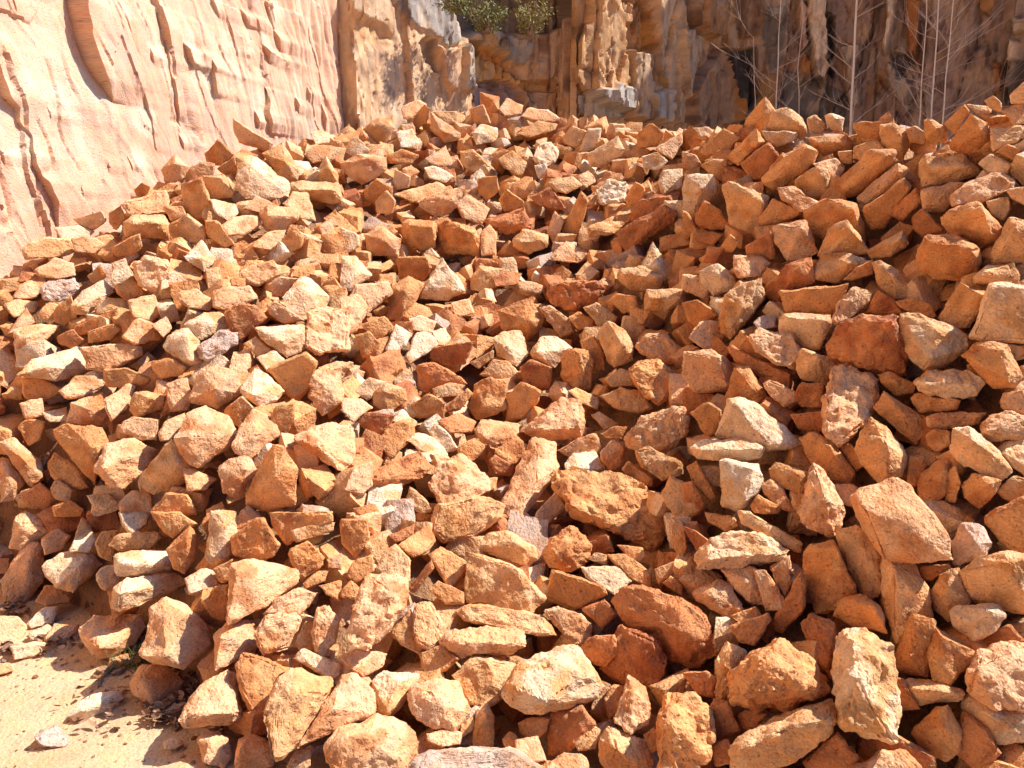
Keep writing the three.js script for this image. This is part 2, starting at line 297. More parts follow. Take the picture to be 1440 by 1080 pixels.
{ // left face: pale, smooth, with slanting joints whose near ends stand open
  const A = new THREE.Vector3(-3.0, 0, -4.5), B = new THREE.Vector3(-1.9, 0, -8.8), D = B.clone().sub(A).normalize(), N = new THREE.Vector3(-D.z, 0, D.x);
  const st = (x, y) => { const r = ray(x / 3, y / 3), k = A.clone().sub(EYE).dot(N) / r.dot(N), p = EYE.clone().addScaledVector(r, k); return [p.clone().sub(A).dot(D), p.y]; };
  // joints: points of the foot of each open step (thirds of a picture pixel) and the step's width there
  const joints = [
    [[375, -120, 60], [380, 0, 85], [400, 150, 75], [430, 260, 70], [470, 330, 55], [530, 425, 8]],
    [[-20, 30, 6], [5, 90, 22], [20, 180, 45], [60, 290, 42], [80, 400, 48], [130, 450, 30], [140, 510, 18], [178, 570, 9], [185, 690, 22], [222, 770, 38], [262, 860, 32], [275, 945, 12], [300, 1100, 4]],
    [[720, -60, 6], [735, 0, 12], [745, 100, 24], [763, 190, 16], [770, 280, 6], [800, 450, 14], [815, 530, 4]],
    [[822, 180, 3], [832, 200, 20], [850, 260, 20], [872, 285, 3]], [[936, 245, 3], [942, 280, 14], [962, 390, 9], [968, 410, 2]],
    [[1180, 365, 4], [1170, 480, 18], [1188, 565, 8]], [[1088, 30, 3], [1095, 60, 15], [1112, 110, 5]], [[1155, 185, 3], [1162, 215, 18], [1178, 260, 4]],
    [[1218, 120, 4], [1228, 160, 15], [1246, 210, 3]], [[682, 198, 3], [686, 230, 12], [698, 268, 2]], [[1128, 470, 3], [1133, 510, 12], [1142, 540, 2]],
    [[1283, 410, 3], [1288, 440, 10], [1298, 480, 2]], [[56, 630, 2], [62, 650, 16], [78, 700, 3]], [[1195, 0, 8], [1215, 80, 6], [1222, 120, 3]],
    [[250, 450, 2], [262, 480, 9], [270, 510, 2]], [[655, 390, 2], [668, 430, 9], [690, 500, 5], [700, 620, 4], [710, 640, 2]], [[800, 560, 2], [808, 600, 9], [815, 630, 2]],
    [[965, -10, 10], [985, 40, 9], [1000, 70, 2]], [[1040, 90, 2], [1048, 130, 7], [1060, 220, 2]], [[1350, 360, 2], [1354, 390, 8], [1360, 430, 2]], [[1405, 440, 2], [1412, 500, 9], [1418, 550, 2]], [[120, -30, 6], [135, 30, 5], [142, 60, 2]],
    [[490, 660, 2], [505, 700, 7], [512, 730, 2]], [[365, 780, 2], [375, 810, 7], [380, 830, 2]], [[575, 650, 2], [590, 700, 7], [596, 720, 2]]]
    .map((j) => j.map(([x, y, w]) => { const a = st(x, y), b = st(x + w, y); return [a[1], a[0], Math.abs(b[0] - a[0]) * 0.85]; }).sort((a, b) => a[0] - b[0]));
  // the sheet's columns follow the joints: a general slant, bent so that each large joint is a column of its own
  const SL = -0.34, T0 = 2.6, read = (j, t) => { if (t <= j[0][0]) return [j[0][1] + SL * (t - j[0][0]), 0]; for (let i = 1; i < j.length; i++) if (t <= j[i][0]) { const k = (t - j[i - 1][0]) / (j[i][0] - j[i - 1][0] || 1); return [mix(j[i - 1][1], j[i][1], k), mix(j[i - 1][2], j[i][2], k)]; } const e = j[j.length - 1]; return [e[1] + SL * (t - e[0]), 0]; };
  for (const j of joints) { const m = j[j.length >> 1]; j.ref = m[1] - SL * (m[0] - T0); j.big = Math.max(...j.map((q) => q[2])) > 0.028; }
  const rows = new Map();
  const row = (t) => { if (!rows.has(t)) rows.set(t, joints.map((j, n) => { const [s0, w] = read(j, t); return [s0 + 0.02 * noise(t * 4, n, 7) + 0.011 * noise(t * 11, n, 2), w]; })); return rows.get(t); };
  const ss = steps(-9, [-2.4, 0.2], [6.4, 0.0135]), ts = steps(-0.3, [0.6, 0.15], [4.3, 0.016], [9, 0.25]);
  sheet(ss, ts, (sg, t) => {
    const R = row(t), lean = SL * clamp(t - T0, -2.6, 1.8); let s = sg + lean, sum = 0, off = 0;
    joints.forEach((j, n) => { if (!j.big) return; const q = Math.abs(sg - j.ref) / 0.5; if (q >= 1) return; const k = (1 - q * q) ** 2, wt = k / (q * q + 0.002); sum += wt; off += wt * k * clamp(R[n][0] - (j.ref + lean), -0.2, 0.2); });
    if (sum > 0) s += off / sum;
    const far = sstep(1.4, 4.2, s), u = s + 0.24 * t; // joints slant
    let d = 0.14 * fbm(u * 0.7, t * 0.35, 2, 3) + 0.018 * fbm(u * 2.6, t * 0.9, 5, 3) + 0.012 * fbm(u * 9, t * 3.2, 8, 3) + 0.026 * cells(u * 3 + 0.2 * noise(s * 3, t * 3, 1), t * 1.1, 9)[0] + 0.011 * cells(u * 11 + 0.3 * noise(s * 6, t * 6, 4), t * 3.6, 19)[0];
    d += far * (0.10 * Math.abs(noise(u * 3.1, t * 0.5, 4)) + 0.05 * Math.abs(noise(u * 8, t * 1.2, 9)));
    d -= 0.02 * sstep(0.05, 0, Math.abs(noise(u * 3.3 + 5, t * 1.1, 12))) * sstep(0.0, 0.3, noise(u * 1.5, t * 1.5, 30)); // short open cracks
    let se = s; const cell = 0.0136;
    joints.forEach((j, n) => {
      let [s0, w] = R[n]; if (w <= 0 || Math.abs(s - s0) > 2.5) return;
      const e = j.big ? sg - j.ref : s - s0;
      if (e > 0) { d += w * Math.exp(-e / (0.25 + 2.5 * w)); if (e < cell && w > 0.006) se = s0 + 0.001; } else { d -= 0.12 * w * Math.exp(e / 0.1); if (-e <= cell && w > 0.006) se = s0 - 0.001; }
    });
    const p = A.clone().addScaledVector(D, se).addScaledVector(N, d - 0.05 * t - 0.02); p.y = t;
    const m = fbm(u * 1.1, t * 0.8, 14, 4), m2 = fbm(u * 3.4, t * 2.4, 19, 3), m3 = fbm(u * 7, t * 1.6, 23, 3), g = 1 + 0.16 * m3;
    let c = mix3([0.74, 0.43, 0.26], [0.78, 0.53, 0.34], sstep(-0.12, 0.22, m));
    c = mix3(c, [0.80, 0.63, 0.43], sstep(0.08, 0.3, m2) * 0.75); c = mix3(c, [0.70, 0.40, 0.27], sstep(0.1, 0.32, -m2) * 0.7);
    c = mix3(c, [0.50, 0.36, 0.25], sstep(0.12, 0.34, fbm(u * 2.3, t * 0.7, 41, 4)) * (0.25 + 0.6 * far));
    return { p, c: [c[0] * g, c[1] * g, c[2] * g] };
  }, 'cliff_left', 'pale pink sunlit quarry face with slanting open joints', faceMat(0.005));
}

const plan = [[468, -9.25], [502, -9.1], [652, -10.5], [664, -10.75], [788, -11.5], [802, -11.0], [940, -12.0], [958, -12.3], [1040, -13.2], [1075, -13.3], [1200, -13.0], [1330, -12.4], [1450, -11.6], [1750, -9.6]]
  .map(([px, z]) => { const r = ray(px, 110), k = z / r.z; return new THREE.Vector2(r.x * k, z); });
const planS = [0]; for (let i = 1; i < plan.length; i++) planS.push(planS[i - 1] + plan[i].distanceTo(plan[i - 1]));
function planAt(s) { let i = 1; while (i < plan.length - 1 && s > planS[i]) i++; const k = (s - planS[i - 1]) / (planS[i] - planS[i - 1]); return [plan[i - 1].clone().lerp(plan[i], k), plan[i].clone().sub(plan[i - 1]).normalize()]; }
function wallST(px, py) { // foot and height of the place where a line of sight meets the back face
  const r = ray(px, py);
  for (let i = 1; i < plan.length; i++) {
    const a = plan[i - 1], b = plan[i], ex = b.x - a.x, ez = b.y - a.y, den = r.x * ez - r.z * ex; if (Math.abs(den) < 1e-6) continue;
    const k = (a.x * ez - a.y * ex) / den, w = (a.x * r.z - a.y * r.x) / den;
    if (k > 0 && w >= 0 && w <= 1) return [planS[i - 1] + w * (planS[i] - planS[i - 1]), EYE.y + r.y * k];
  }
  return [0, 0];
}
{ // back face: buttresses, stained recesses and weathered bands
  const B = [0.64, 0.40, 0.215], zone = (ox, pts, off, col, amt = 0.9, soft = 0.035) => { const f = []; for (let i = 0; i < pts.length; i += 2) f.push(wallST(ox + pts[i] / 3, pts[i + 1] / 3)); return { f, off, col, amt, soft, x0: Math.min(...f.map((p) => p[0])) - 0.3, x1: Math.max(...f.map((p) => p[0])) + 0.3, y0: Math.min(...f.map((p) => p[1])) - 0.3, y1: Math.max(...f.map((p) => p[1])) + 0.3 }; };
  const grey = [0.33, 0.29, 0.25], black = [0.05, 0.042, 0.04], och = [0.66, 0.38, 0.14], pale = [0.80, 0.65, 0.48];
  const zones = [
    zone(480, [-40, -80, 45, -80, 60, 200, 80, 480, 20, 560, -40, 560], 0.12, [0.62, 0.42, 0.24]),
    zone(480, [60, 40, 130, 70, 215, 90, 250, 160, 215, 190, 140, 180, 70, 200], -0.09, [0.60, 0.35, 0.16], 0.7, 0.12),
    zone(480, [230, -80, 530, -80, 530, 160, 480, 190, 420, 150, 330, 90], 0.05, grey), zone(480, [360, 160, 440, 170, 430, 300, 380, 230], -0.12, [0.2, 0.13, 0.08], 0.7),
    zone(480, [440, 200, 510, 200, 500, 380, 440, 330], 0.1, [0.60, 0.36, 0.2]),
    zone(480, [535, 180, 600, 205, 575, 400, 520, 380], 0.1, [0.42, 0.34, 0.26]),
    zone(480, [588, 150, 622, 165, 596, 400, 568, 440], -0.35, black, 0.6, 0.03),
    zone(480, [620, 165, 745, 235, 770, 350, 900, 330, 930, 380, 760, 390, 612, 340], -0.1, och), zone(480, [625, 180, 740, 235, 735, 260, 630, 225], -0.06, [0.55, 0.22, 0.06], 0.7),
    zone(480, [612, 335, 700, 330, 775, 370, 770, 450, 600, 440], -0.22, [0.42, 0.31, 0.29]),
    zone(480, [640, 110, 740, 130, 840, 190, 800, 270, 740, 235, 690, 190], 0.12, grey), zone(480, [840, 110, 945, 60, 945, 420, 860, 330, 830, 220], 0.06, [0.56, 0.37, 0.23]),
    zone(480, [440, -120, 960, -120, 945, 55, 840, 125, 640, 100, 530, 165, 520, 60], -0.3, [0.24, 0.17, 0.11], 0.9, 0.1),
    zone(480, [955, -80, 1050, -80, 1045, 60, 985, 160, 960, 420, 950, 200], 0.05, [0.52, 0.30, 0.13]),
    zone(480, [1050, -80, 1162, -80, 1168, 200, 1182, 480, 1060, 440, 990, 330, 1000, 180, 1040, 80], 0.28, [0.58, 0.34, 0.155]),
    zone(480, [1000, 400, 1050, 370, 1090, 380, 1120, 350, 1180, 380, 1180, 500, 1000, 490], 0.12, [0.40, 0.36, 0.31]),
    zone(480, [1172, -80, 1365, -80, 1370, 210, 1290, 225, 1185, 210], -0.2, [0.42, 0.21, 0.085]), zone(480, [1180, 0, 1290, 0, 1280, 75, 1200, 85], 0.15, [0.52, 0.30, 0.15]),
    zone(480, [1188, 222, 1240, 225, 1290, 235, 1300, 330, 1370, 380, 1370, 520, 1190, 500], 0.3, [0.50, 0.35, 0.22]), zone(480, [1290, 390, 1370, 380, 1372, 520, 1300, 500], 0.1, [0.42, 0.37, 0.31]),
    zone(480, [1375, -80, 1450, -80, 1445, 520, 1385, 500], 0.12, [0.58, 0.41, 0.25]), zone(480, [1330, 20, 1372, 20, 1390, 420, 1372, 420], 0.05, [0.50, 0.26, 0.08]),
    zone(960, [0, 120, 110, 150, 40, 360, 30, 400, 0, 420], 0.15, [0.58, 0.43, 0.28]), zone(960, [70, -80, 195, -80, 190, 120, 160, 150, 100, 140, 72, 100], 0.3, [0.40, 0.22, 0.10]),
    zone(960, [40, 380, 190, 190, 215, 520, 120, 560, 40, 540], 0.22, [0.42, 0.27, 0.16]), zone(960, [188, 180, 215, 220, 245, 560, 205, 520], 0.1, [0.46, 0.22, 0.055]),
    zone(960, [200, 190, 325, 200, 325, 400, 245, 560, 212, 390], -0.15, black, 0.85), zone(960, [320, 290, 405, 320, 400, 430, 320, 440], 0.05, [0.42, 0.24, 0.09]),
    zone(960, [230, -80, 360, -80, 340, 150, 250, 160], 0.05, [0.30, 0.17, 0.09]), zone(960, [360, 20, 430, 50, 430, 260, 370, 300, 340, 150], 0, [0.16, 0.145, 0.125], 0.8), zone(960, [360, 25, 430, 25, 420, 70, 370, 70], 0.1, [0.36, 0.36, 0.31]),
    zone(960, [520, -80, 605, -80, 600, 60, 640, 210, 590, 370, 565, 330, 560, 310, 540, 180], 0.35, pale, 0.9), zone(960, [490, -40, 530, 40, 525, 200, 500, 220, 488, 100], 0.3, [0.62, 0.42, 0.30]), zone(960, [500, 220, 550, 250, 545, 350, 510, 340], 0.15, [0.45, 0.21, 0.07]),
    zone(960, [610, 40, 650, 60, 640, 330, 610, 260], -0.25, black, 0.6), zone(960, [660, 200, 745, 190, 750, 440, 700, 430, 690, 300], 0.2, [0.52, 0.42, 0.32], 0.8), zone(960, [430, 290, 560, 320, 700, 400, 700, 540, 420, 540], 0.05, [0.16, 0.15, 0.135], 0.8),
    zone(960, [845, -80, 912, -80, 890, 120, 850, 215, 835, 190, 865, 90], 0.35, pale, 0.9), zone(960, [850, 260, 900, 280, 960, 360, 940, 440, 880, 400], 0.15, [0.46, 0.40, 0.31], 0.8),
    zone(960, [870, 200, 985, 230, 985, 350, 905, 330], -0.1, [0.09, 0.08, 0.085], 0.8), zone(960, [940, -40, 1003, 0, 998, 240, 960, 250, 945, 130], 0.18, [0.42, 0.17, 0.055]),
    zone(960, [1230, -80, 1330, -80, 1300, 70, 1250, 40], 0.15, [0.40, 0.20, 0.08]), zone(960, [1380, 160, 1415, 190, 1410, 290, 1375, 400, 1362, 330, 1375, 250], 0.2, pale, 0.8), zone(960, [1390, 80, 1500, 60, 1500, 120, 1400, 140], 0.2, [0.5, 0.4, 0.3], 0.8), zone(960, [1330, 290, 1480, 220, 1500, 440, 1340, 440], -0.15, black, 0.75), zone(960, [1300, 240, 1345, 290, 1340, 410, 1300, 380], 0.12, [0.42, 0.20, 0.07]),
  ];
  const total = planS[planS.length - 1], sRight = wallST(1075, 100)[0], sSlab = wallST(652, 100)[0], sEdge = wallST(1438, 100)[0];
  const ss = steps(0, [sEdge + 0.2, 0.024], [total, 0.3]), ts = steps(-0.3, [1.6, 0.2], [5.6, 0.025], [9.5, 0.3]);
  const dist = (f, x, y) => { let d = 1e9; for (let i = 0, j = f.length - 1; i < f.length; j = i++) { const [ax, ay] = f[j], [bx, by] = f[i], ex = bx - ax, ey = by - ay, k = clamp(((x - ax) * ex + (y - ay) * ey) / (ex * ex + ey * ey), 0, 1); d = Math.min(d, (x - ax - ex * k) ** 2 + (y - ay - ey * k) ** 2); } d = Math.sqrt(d); return inside(f, x, y) ? d : -d; };
  sheet(ss, ts, (s, t) => {
    const [b, e] = planAt(s), e2 = planAt(Math.min(total, s + 0.25))[1], e1 = planAt(Math.max(0, s - 0.25))[1], tg = e.clone().add(e1).add(e2).normalize(), N = new THREE.Vector3(-tg.y, 0, tg.x);
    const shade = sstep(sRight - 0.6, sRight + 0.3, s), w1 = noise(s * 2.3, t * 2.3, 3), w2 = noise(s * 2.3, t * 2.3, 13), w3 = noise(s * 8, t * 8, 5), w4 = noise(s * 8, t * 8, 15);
    const x = s + 0.045 * w1 + 0.03 * w3, y = t + 0.06 * w2 + 0.035 * w4;
    const xs = s + 0.05 * noise(s * 1.5, t * 1.1, 71) + 0.02 * noise(s * 5, t * 5, 73); // upright joints that waver a little
    const k1 = cells(xs * 1.7, t * 0.26 + 0.1 * w1, 3), k2 = cells(xs * 4.6 + 7, t * 0.9, 11), k3 = cells(x * 9, y * 4.5, 23);
    const am = mix(0.25, 1, sstep(sSlab - 0.1, sSlab + 0.2, s)); let d = 0.10 * fbm(s * 0.8, t * 0.35, 2, 2) + am * (0.22 * k1[0] + 0.07 * k2[0]) + mix(0.018, 0.03, am) * k3[0] + mix(0.016, 0.03, am) * fbm(s * 7, t * 5, 9, 3);
    d -= am * (0.07 * sstep(0.045, 0, k1[1]) + 0.03 * sstep(0.06, 0, k2[1])); // joints
    const m = fbm(s * 1.4, t * 0.9, 21, 4), m2 = fbm(s * 4, t * 1.4, 25, 4), m3 = fbm(s * 9, t * 6, 27, 3);
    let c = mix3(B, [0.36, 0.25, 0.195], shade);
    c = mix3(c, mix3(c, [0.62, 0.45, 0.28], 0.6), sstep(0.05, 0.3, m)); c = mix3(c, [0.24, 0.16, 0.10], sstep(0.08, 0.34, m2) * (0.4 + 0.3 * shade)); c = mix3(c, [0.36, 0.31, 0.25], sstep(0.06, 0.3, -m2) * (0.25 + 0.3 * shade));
    c = mix3(c, [0.40, 0.18, 0.06], sstep(0.12, 0.3, fbm(s * 2.6, t * 0.9, 35, 3)) * 0.55);
    for (const z of zones) {
      if (x < z.x0 || x > z.x1 || y < z.y0 || y > z.y1) continue;
      const k = sstep(-z.soft * 0.5, z.soft * 0.5, dist(z.f, x, y)); if (k <= 0) continue;
      d += z.off * k; c = mix3(c, z.col, k * Math.min(1, z.amt + 0.08));
    }
    c = mix3(c, [c[0] * 0.55, c[1] * 0.5, c[2] * 0.5], sstep(0.12, 0.3, fbm(s * 5, t * 2.2, 45, 4))); c = mix3(c, [0.58, 0.42, 0.28], sstep(0.16, 0.34, fbm(s * 4, t * 2, 55, 4)) * 0.6);
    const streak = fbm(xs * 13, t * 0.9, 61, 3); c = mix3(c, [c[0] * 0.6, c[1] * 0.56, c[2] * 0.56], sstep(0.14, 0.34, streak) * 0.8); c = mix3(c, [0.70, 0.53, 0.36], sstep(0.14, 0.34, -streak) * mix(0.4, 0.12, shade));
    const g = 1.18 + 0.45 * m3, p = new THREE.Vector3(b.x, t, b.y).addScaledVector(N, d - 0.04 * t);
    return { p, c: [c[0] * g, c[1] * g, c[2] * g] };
  }, 'cliff_back', 'stained and fractured quarry face of orange, grey and black rock', faceMat(0.009));
}

/* ---------- the stones one can tell apart ----------
   Each was surveyed in a window of the 1440 x 1080 picture (three window units to a pixel): base colour, which way its main face
   leans (1 towards the sun, -1 away), how far it stands out, roughness, outline, the corners of its front where facets meet,
   and for the most striking ones a label and a short name that their neighbours' labels can point to. */
const survey = [];
let WX = 0, WY = 0;
function at(x, y) { WX = x; WY = y; }
function q(tone, lean, out, rough, outline, ridge = [], label, short) {
  const f = (a) => { const r = []; for (let i = 0; i < a.length; i += 2) r.push([WX + a[i] / 3, WY + a[i + 1] / 3]); return r; };
  survey.push({ tone, lean, out, rough, o: f(outline), r: f(ridge), label, short });
}
at(0, 0);
q('p', -1, 0, .3, [988,503,1060,555,1148,605,1135,640,1060,615,1010,600,990,560], [], 'leaning pointed slab sticking up from the crest against the pale cliff', 'the leaning pointed crest slab');
q('o', -1, 0, .2, [865,650,920,590,985,650,935,700,880,690]);
q('p', 0, 0, .3, [680,715,740,650,795,705,775,760,700,770], [735,690]);
q('o', -1, 0, .3, [565,800,600,770,635,790,615,830,580,835]);
q('c', 1, 1, .3, [1000,660,1070,660,1110,720,1215,770,1215,830,1100,800,1040,840,995,800], [1060,700], 'cream boot-shaped block shining in the sun on the left crest', 'the cream boot-shaped block');
q('o', -1, 0, .2, [770,780,850,750,840,830,910,920,830,925,775,870]);
q('t', -1, 0, .2, [840,745,940,730,985,810,975,830,880,835,850,800], [930,750]);
q('c', 1, 0, .4, [885,840,990,860,1005,900,960,935,910,900]);
q('t', 0, 0, .3, [520,935,570,905,690,910,720,960,710,1010,530,1000], [560,945,660,940]);
q('t', -1, 0, .2, [715,950,790,905,865,960,860,1030,760,1030,715,985]);
q('p', 1, 0, .6, [510,860,700,800,715,850,700,900,550,910]);
q('o', -1, 0, .3, [460,900,510,865,530,920,490,970,460,940]);
q('c', 1, 0, .3, [235,965,330,950,395,975,380,1005,260,1010]);
q('o', -1, 0, .3, [465,1045,590,985,600,1040,560,1075,490,1080]);
q('p', -1, 0, .3, [310,925,430,890,450,930,400,970,340,950]);
q('p', 0, 1, .3, [1095,900,1130,865,1255,880,1255,930,1190,975,1120,970], [1130,910,1240,915]);
q('p', 1, 0, .4, [1030,880,1080,825,1150,860,1130,905]);
q('t', 1, 0, .3, [1195,860,1235,810,1300,815,1330,930,1265,920]);
q('p', 1, 0, .4, [925,960,985,915,1085,910,1100,950,1030,990,960,995]);
q('o', -1, 0, .3, [865,930,920,935,990,1030,950,1045,880,1000]);
q('t', 1, 0, .3, [1060,1040,1130,980,1205,970,1195,1010,1140,1055]);
q('o', -1, 0, .3, [1165,1050,1240,955,1280,990,1270,1040,1200,1075]);
q('w', 1, 0, .3, [785,1080,850,1010,880,1060,905,1095,800,1110]);
q('c', 0, 0, .3, [1335,730,1375,660,1430,740,1425,775,1350,775], [1390,710]);
q('p', 1, 0, .3, [1280,650,1340,610,1400,615,1395,670,1320,690]);
q('t', 0, 0, .3, [1110,650,1190,600,1260,720,1255,760,1180,760,1145,700], [1200,680]);
q('t', 0, 0, .3, [1225,775,1260,765,1430,775,1440,850,1400,865,1230,820], [1260,800,1410,800]);
q('p', 0, 0, .4, [800,710,850,680,905,690,900,740,820,755]);
q('o', -1, 0, .3, [915,710,990,660,1000,720,950,740]);
q('c', 1, 0, .3, [1310,560,1350,548,1390,565,1390,600,1330,610]);
q('p', 0, 0, .3, [690,870,770,870,785,910,720,930]);
q('t', 0, 0, .3, [90,1040,200,1000,300,1010,330,1050,240,1090,110,1090]);
q('p', 1, 0, .4, [300,1010,400,1000,440,1030,400,1070,320,1060]);
at(480, 0);
q('t', 0, 0, .3, [90,540,150,500,215,488,228,540,180,615,120,580], [170,530]);
q('p', 1, 0, .3, [255,450,320,420,360,440,300,500,260,500]);
q('o', -1, 0, .3, [280,540,350,440,375,460,360,520,320,545]);
q('p', 0, 0, .3, [380,475,500,560,505,590,430,605,375,540], [430,560]);
q('t', 0, 0, .3, [380,470,490,470,490,520,450,530]);
q('o', 0, 0, .3, [585,390,665,410,665,480,630,500,590,440], [640,420]);
q('p', 0, 0, .3, [540,460,600,440,630,520,560,520]);
q('c', 1, 0, .3, [550,560,590,525,660,540,655,595,570,610], [580,560]);
q('p', 1, 0, .3, [665,460,700,415,765,445,760,480,690,490]);
q('p', 1, 0, .3, [760,490,790,455,870,465,920,500,900,515,810,510]);
q('o', 1, 0, .3, [740,565,830,510,910,525,900,550,790,580]);
q('t', 0, 0, .3, [935,580,975,530,1035,555,1000,630,940,600]);
q('c', 0, 0, .3, [1005,640,1040,545,1095,545,1080,620,1030,640]);
q('c', 0, 1, .2, [1035,650,1165,575,1195,630,1180,660,1090,705,1050,700], [1160,625], 'squared cream block lying askew below the crest under the pillars', 'the askew squared cream block');
q('o', -1, 0, .3, [1250,560,1310,520,1365,560,1350,610,1250,625]);
q('p', 1, 0, .3, [1325,625,1435,560,1440,600,1395,670,1340,650]);
q('c', 0, 0, .3, [1270,660,1340,640,1375,680,1340,720,1275,710]);
q('c', 1, 0, .3, [1335,770,1355,720,1440,710,1440,790,1360,820]);
q('w', 1, 0, .8, [810,670,830,610,880,595,920,640,900,690,850,710]);
q('w', 0, 0, .5, [815,700,860,690,880,740,830,755]);
q('t', 1, 0, .3, [660,670,720,635,790,690,760,745,690,710]);
q('t', 0, 0, .3, [500,640,555,630,625,700,600,730,540,720,510,690]);
q('w', 1, 0, .3, [350,710,400,700,475,745,440,770,370,750]);
q('p', 1, 0, .3, [350,670,440,615,470,700,390,700]);
q('w', 1, 0, .4, [235,560,300,545,330,600,320,630,250,620]);
q('o', 0, 0, .3, [190,660,250,630,325,655,300,690,210,690]);
q('p', 0, 0, .3, [0,690,60,650,190,660,190,720,90,780,0,730], [115,670]);
q('c', 0, 0, .3, [0,640,60,570,120,640,60,665]);
q('c', -1, 0, .3, [215,770,230,715,290,745,285,790,235,800]);
q('o', -1, 0, .3, [95,800,150,755,215,790,215,830,150,865,100,850]);
q('t', -1, 0, .3, [145,850,190,805,230,850,215,900,150,900]);
q('t', 1, 0, .3, [230,820,400,770,445,790,420,825,300,855]);
q('p', 0, 1, .7, [315,850,450,800,515,790,490,870,420,920,340,880], [460,840]);
q('p', 1, 0, .3, [485,860,530,820,625,880,590,945,510,920]);
q('o', -1, 0, .3, [575,750,655,740,665,800,610,855,575,800]);
q('o', -1, 0, .3, [665,840,700,800,770,850,755,890,690,890]);
q('r', 0, 1, .8, [800,830,880,790,945,880,880,880,820,860]);
q('t', 1, 0, .3, [875,770,980,745,1015,780,950,820,900,800]);
q('w', 1, 1, 1, [1075,810,1130,755,1205,775,1195,850,1100,865], [], 'small chalky white stone with a pitted face near the top', 'the chalky white stone');
q('o', -1, 0, .3, [1195,840,1240,765,1280,790,1275,870,1220,885]);
q('r', 0, 0, .6, [1170,975,1360,870,1410,900,1400,940,1200,1065], [1380,890]);
q('r', 0, 0, .6, [1195,940,1260,840,1390,825,1395,870,1250,930]);
q('t', 1, 0, .3, [1040,960,1150,910,1195,940,1160,985,1045,1000], [1060,970]);
q('o', -1, 0, .3, [930,970,1010,810,1045,850,1000,990,950,1000]);
q('r', 0, 1, .7, [605,930,770,875,795,960,700,990,630,955], [640,940,760,950], 'rough rust brown stone with a beaked left end, upper middle of the heap', 'the beaked rust brown stone');
q('o', -1, 1, .2, [260,940,300,925,385,935,400,950,395,1050,340,1060,260,1030], [285,948,385,960], 'squarish orange block with one lit top edge, upper left middle', 'the squarish orange block');
q('o', -1, 0, .6, [405,950,440,930,555,965,585,1000,580,1080,430,1070,410,1000], [550,980]);
q('p', 1, 0, .3, [590,980,625,950,655,985,650,1070,590,1080]);
q('t', 0, 0, .4, [720,1010,770,965,870,990,870,1040,790,1075,730,1040], [750,1020,850,1020]);
q('p', 0, 0, .3, [870,980,900,890,940,930,900,1040]);
q('p', 0, 0, .3, [100,990,170,960,250,1010,240,1080,110,1075], [180,1010]);
q('c', 0, 0, .3, [0,960,70,990,80,1040,0,1080]);
q('p', 1, 0, .5, [880,1080,950,1020,1010,1045,1050,1080,1000,1110,890,1100]);
at(960, 0);
q('o', -1, 0, .2, [245,560,270,500,345,410,385,470,340,555,255,580], [350,480]);
q('t', 0, 0, .3, [355,540,385,470,440,450,500,490,525,560,500,590,440,555,375,555], [480,510]);
q('o', -1, 1, .2, [185,660,310,545,345,600,235,695], [320,600]);
q('c', 0, 0, .3, [335,550,480,560,480,590,400,620,345,590]);
q('r', -1, 0, .3, [245,690,360,600,410,660,330,760,285,755]);
q('o', -1, 1, .2, [335,745,510,595,570,640,550,690,400,800,340,770], [525,620,385,760], 'long orange bar-shaped stone tilted up to the right below the crest', 'the long tilted orange bar');
q('o', 0, 0, .3, [520,580,690,570,715,600,700,640,600,665,550,620], [570,605,690,600]);
q('t', 0, 0, .3, [525,500,560,485,600,520,600,560,540,575]);
q('c', 0, 0, .3, [600,490,630,478,680,500,670,560,610,540], [640,500]);
q('o', -1, 0, .3, [720,520,840,510,830,600,760,600,720,540]);
q('t', 0, 0, .3, [835,530,890,520,955,560,950,620,930,690,880,640,840,610], [925,580]);
q('t', 0, 0, .3, [720,620,820,595,865,640,800,690,720,670]);
q('t', 0, 0, .3, [655,640,715,635,715,690,670,690]);
q('p', 1, 0, .6, [550,690,640,665,685,710,650,780,620,790,600,700]);
q('t', -1, 0, .3, [475,760,560,700,620,720,615,835,540,840,480,790], [600,740]);
q('o', -1, 1, .2, [650,770,780,640,890,640,885,680,740,820,690,830,655,800], [860,655,690,800], 'thick orange slab leaning left, upper right among the crest stones', 'the thick leaning orange slab');
q('p', 0, 0, .4, [740,830,905,690,950,720,930,760,780,860,745,850], [910,725]);
q('o', -1, 0, .2, [765,880,930,755,965,790,850,960,800,960,770,920]);
q('r', -1, 0, .3, [885,880,985,795,1010,850,930,930,885,910]);
q('t', 0, 0, .3, [1020,510,1040,500,1110,540,1115,600,1060,610,1030,590], [1070,540]);
q('p', 0, 0, .3, [940,545,980,530,1030,560,1020,610,960,600]);
q('o', -1, 1, .2, [1125,610,1155,560,1215,478,1280,540,1293,600,1270,660,1180,660,1130,630], [1270,570], 'tall dark orange gable-shaped stone standing on the right crest', 'the gable-shaped crest stone');
q('o', -1, 0, .3, [1105,520,1190,440,1210,470,1150,560,1110,540]);
q('c', 1, 0, .3, [1200,440,1300,450,1300,475,1240,480]);
q('o', 0, 0, .3, [1250,480,1385,490,1380,525,1300,530], [1280,492]);
q('c', 0, 0, .3, [1380,400,1440,345,1480,350,1480,430,1385,440]);
q('t', 0, 0, .3, [1270,425,1310,403,1345,430,1340,470,1300,460]);
q('p', 1, 0, .4, [1345,470,1440,430,1490,450,1480,520,1400,525,1385,490]);
q('t', 1, 0, .6, [1300,540,1430,530,1470,570,1380,610,1310,640]);
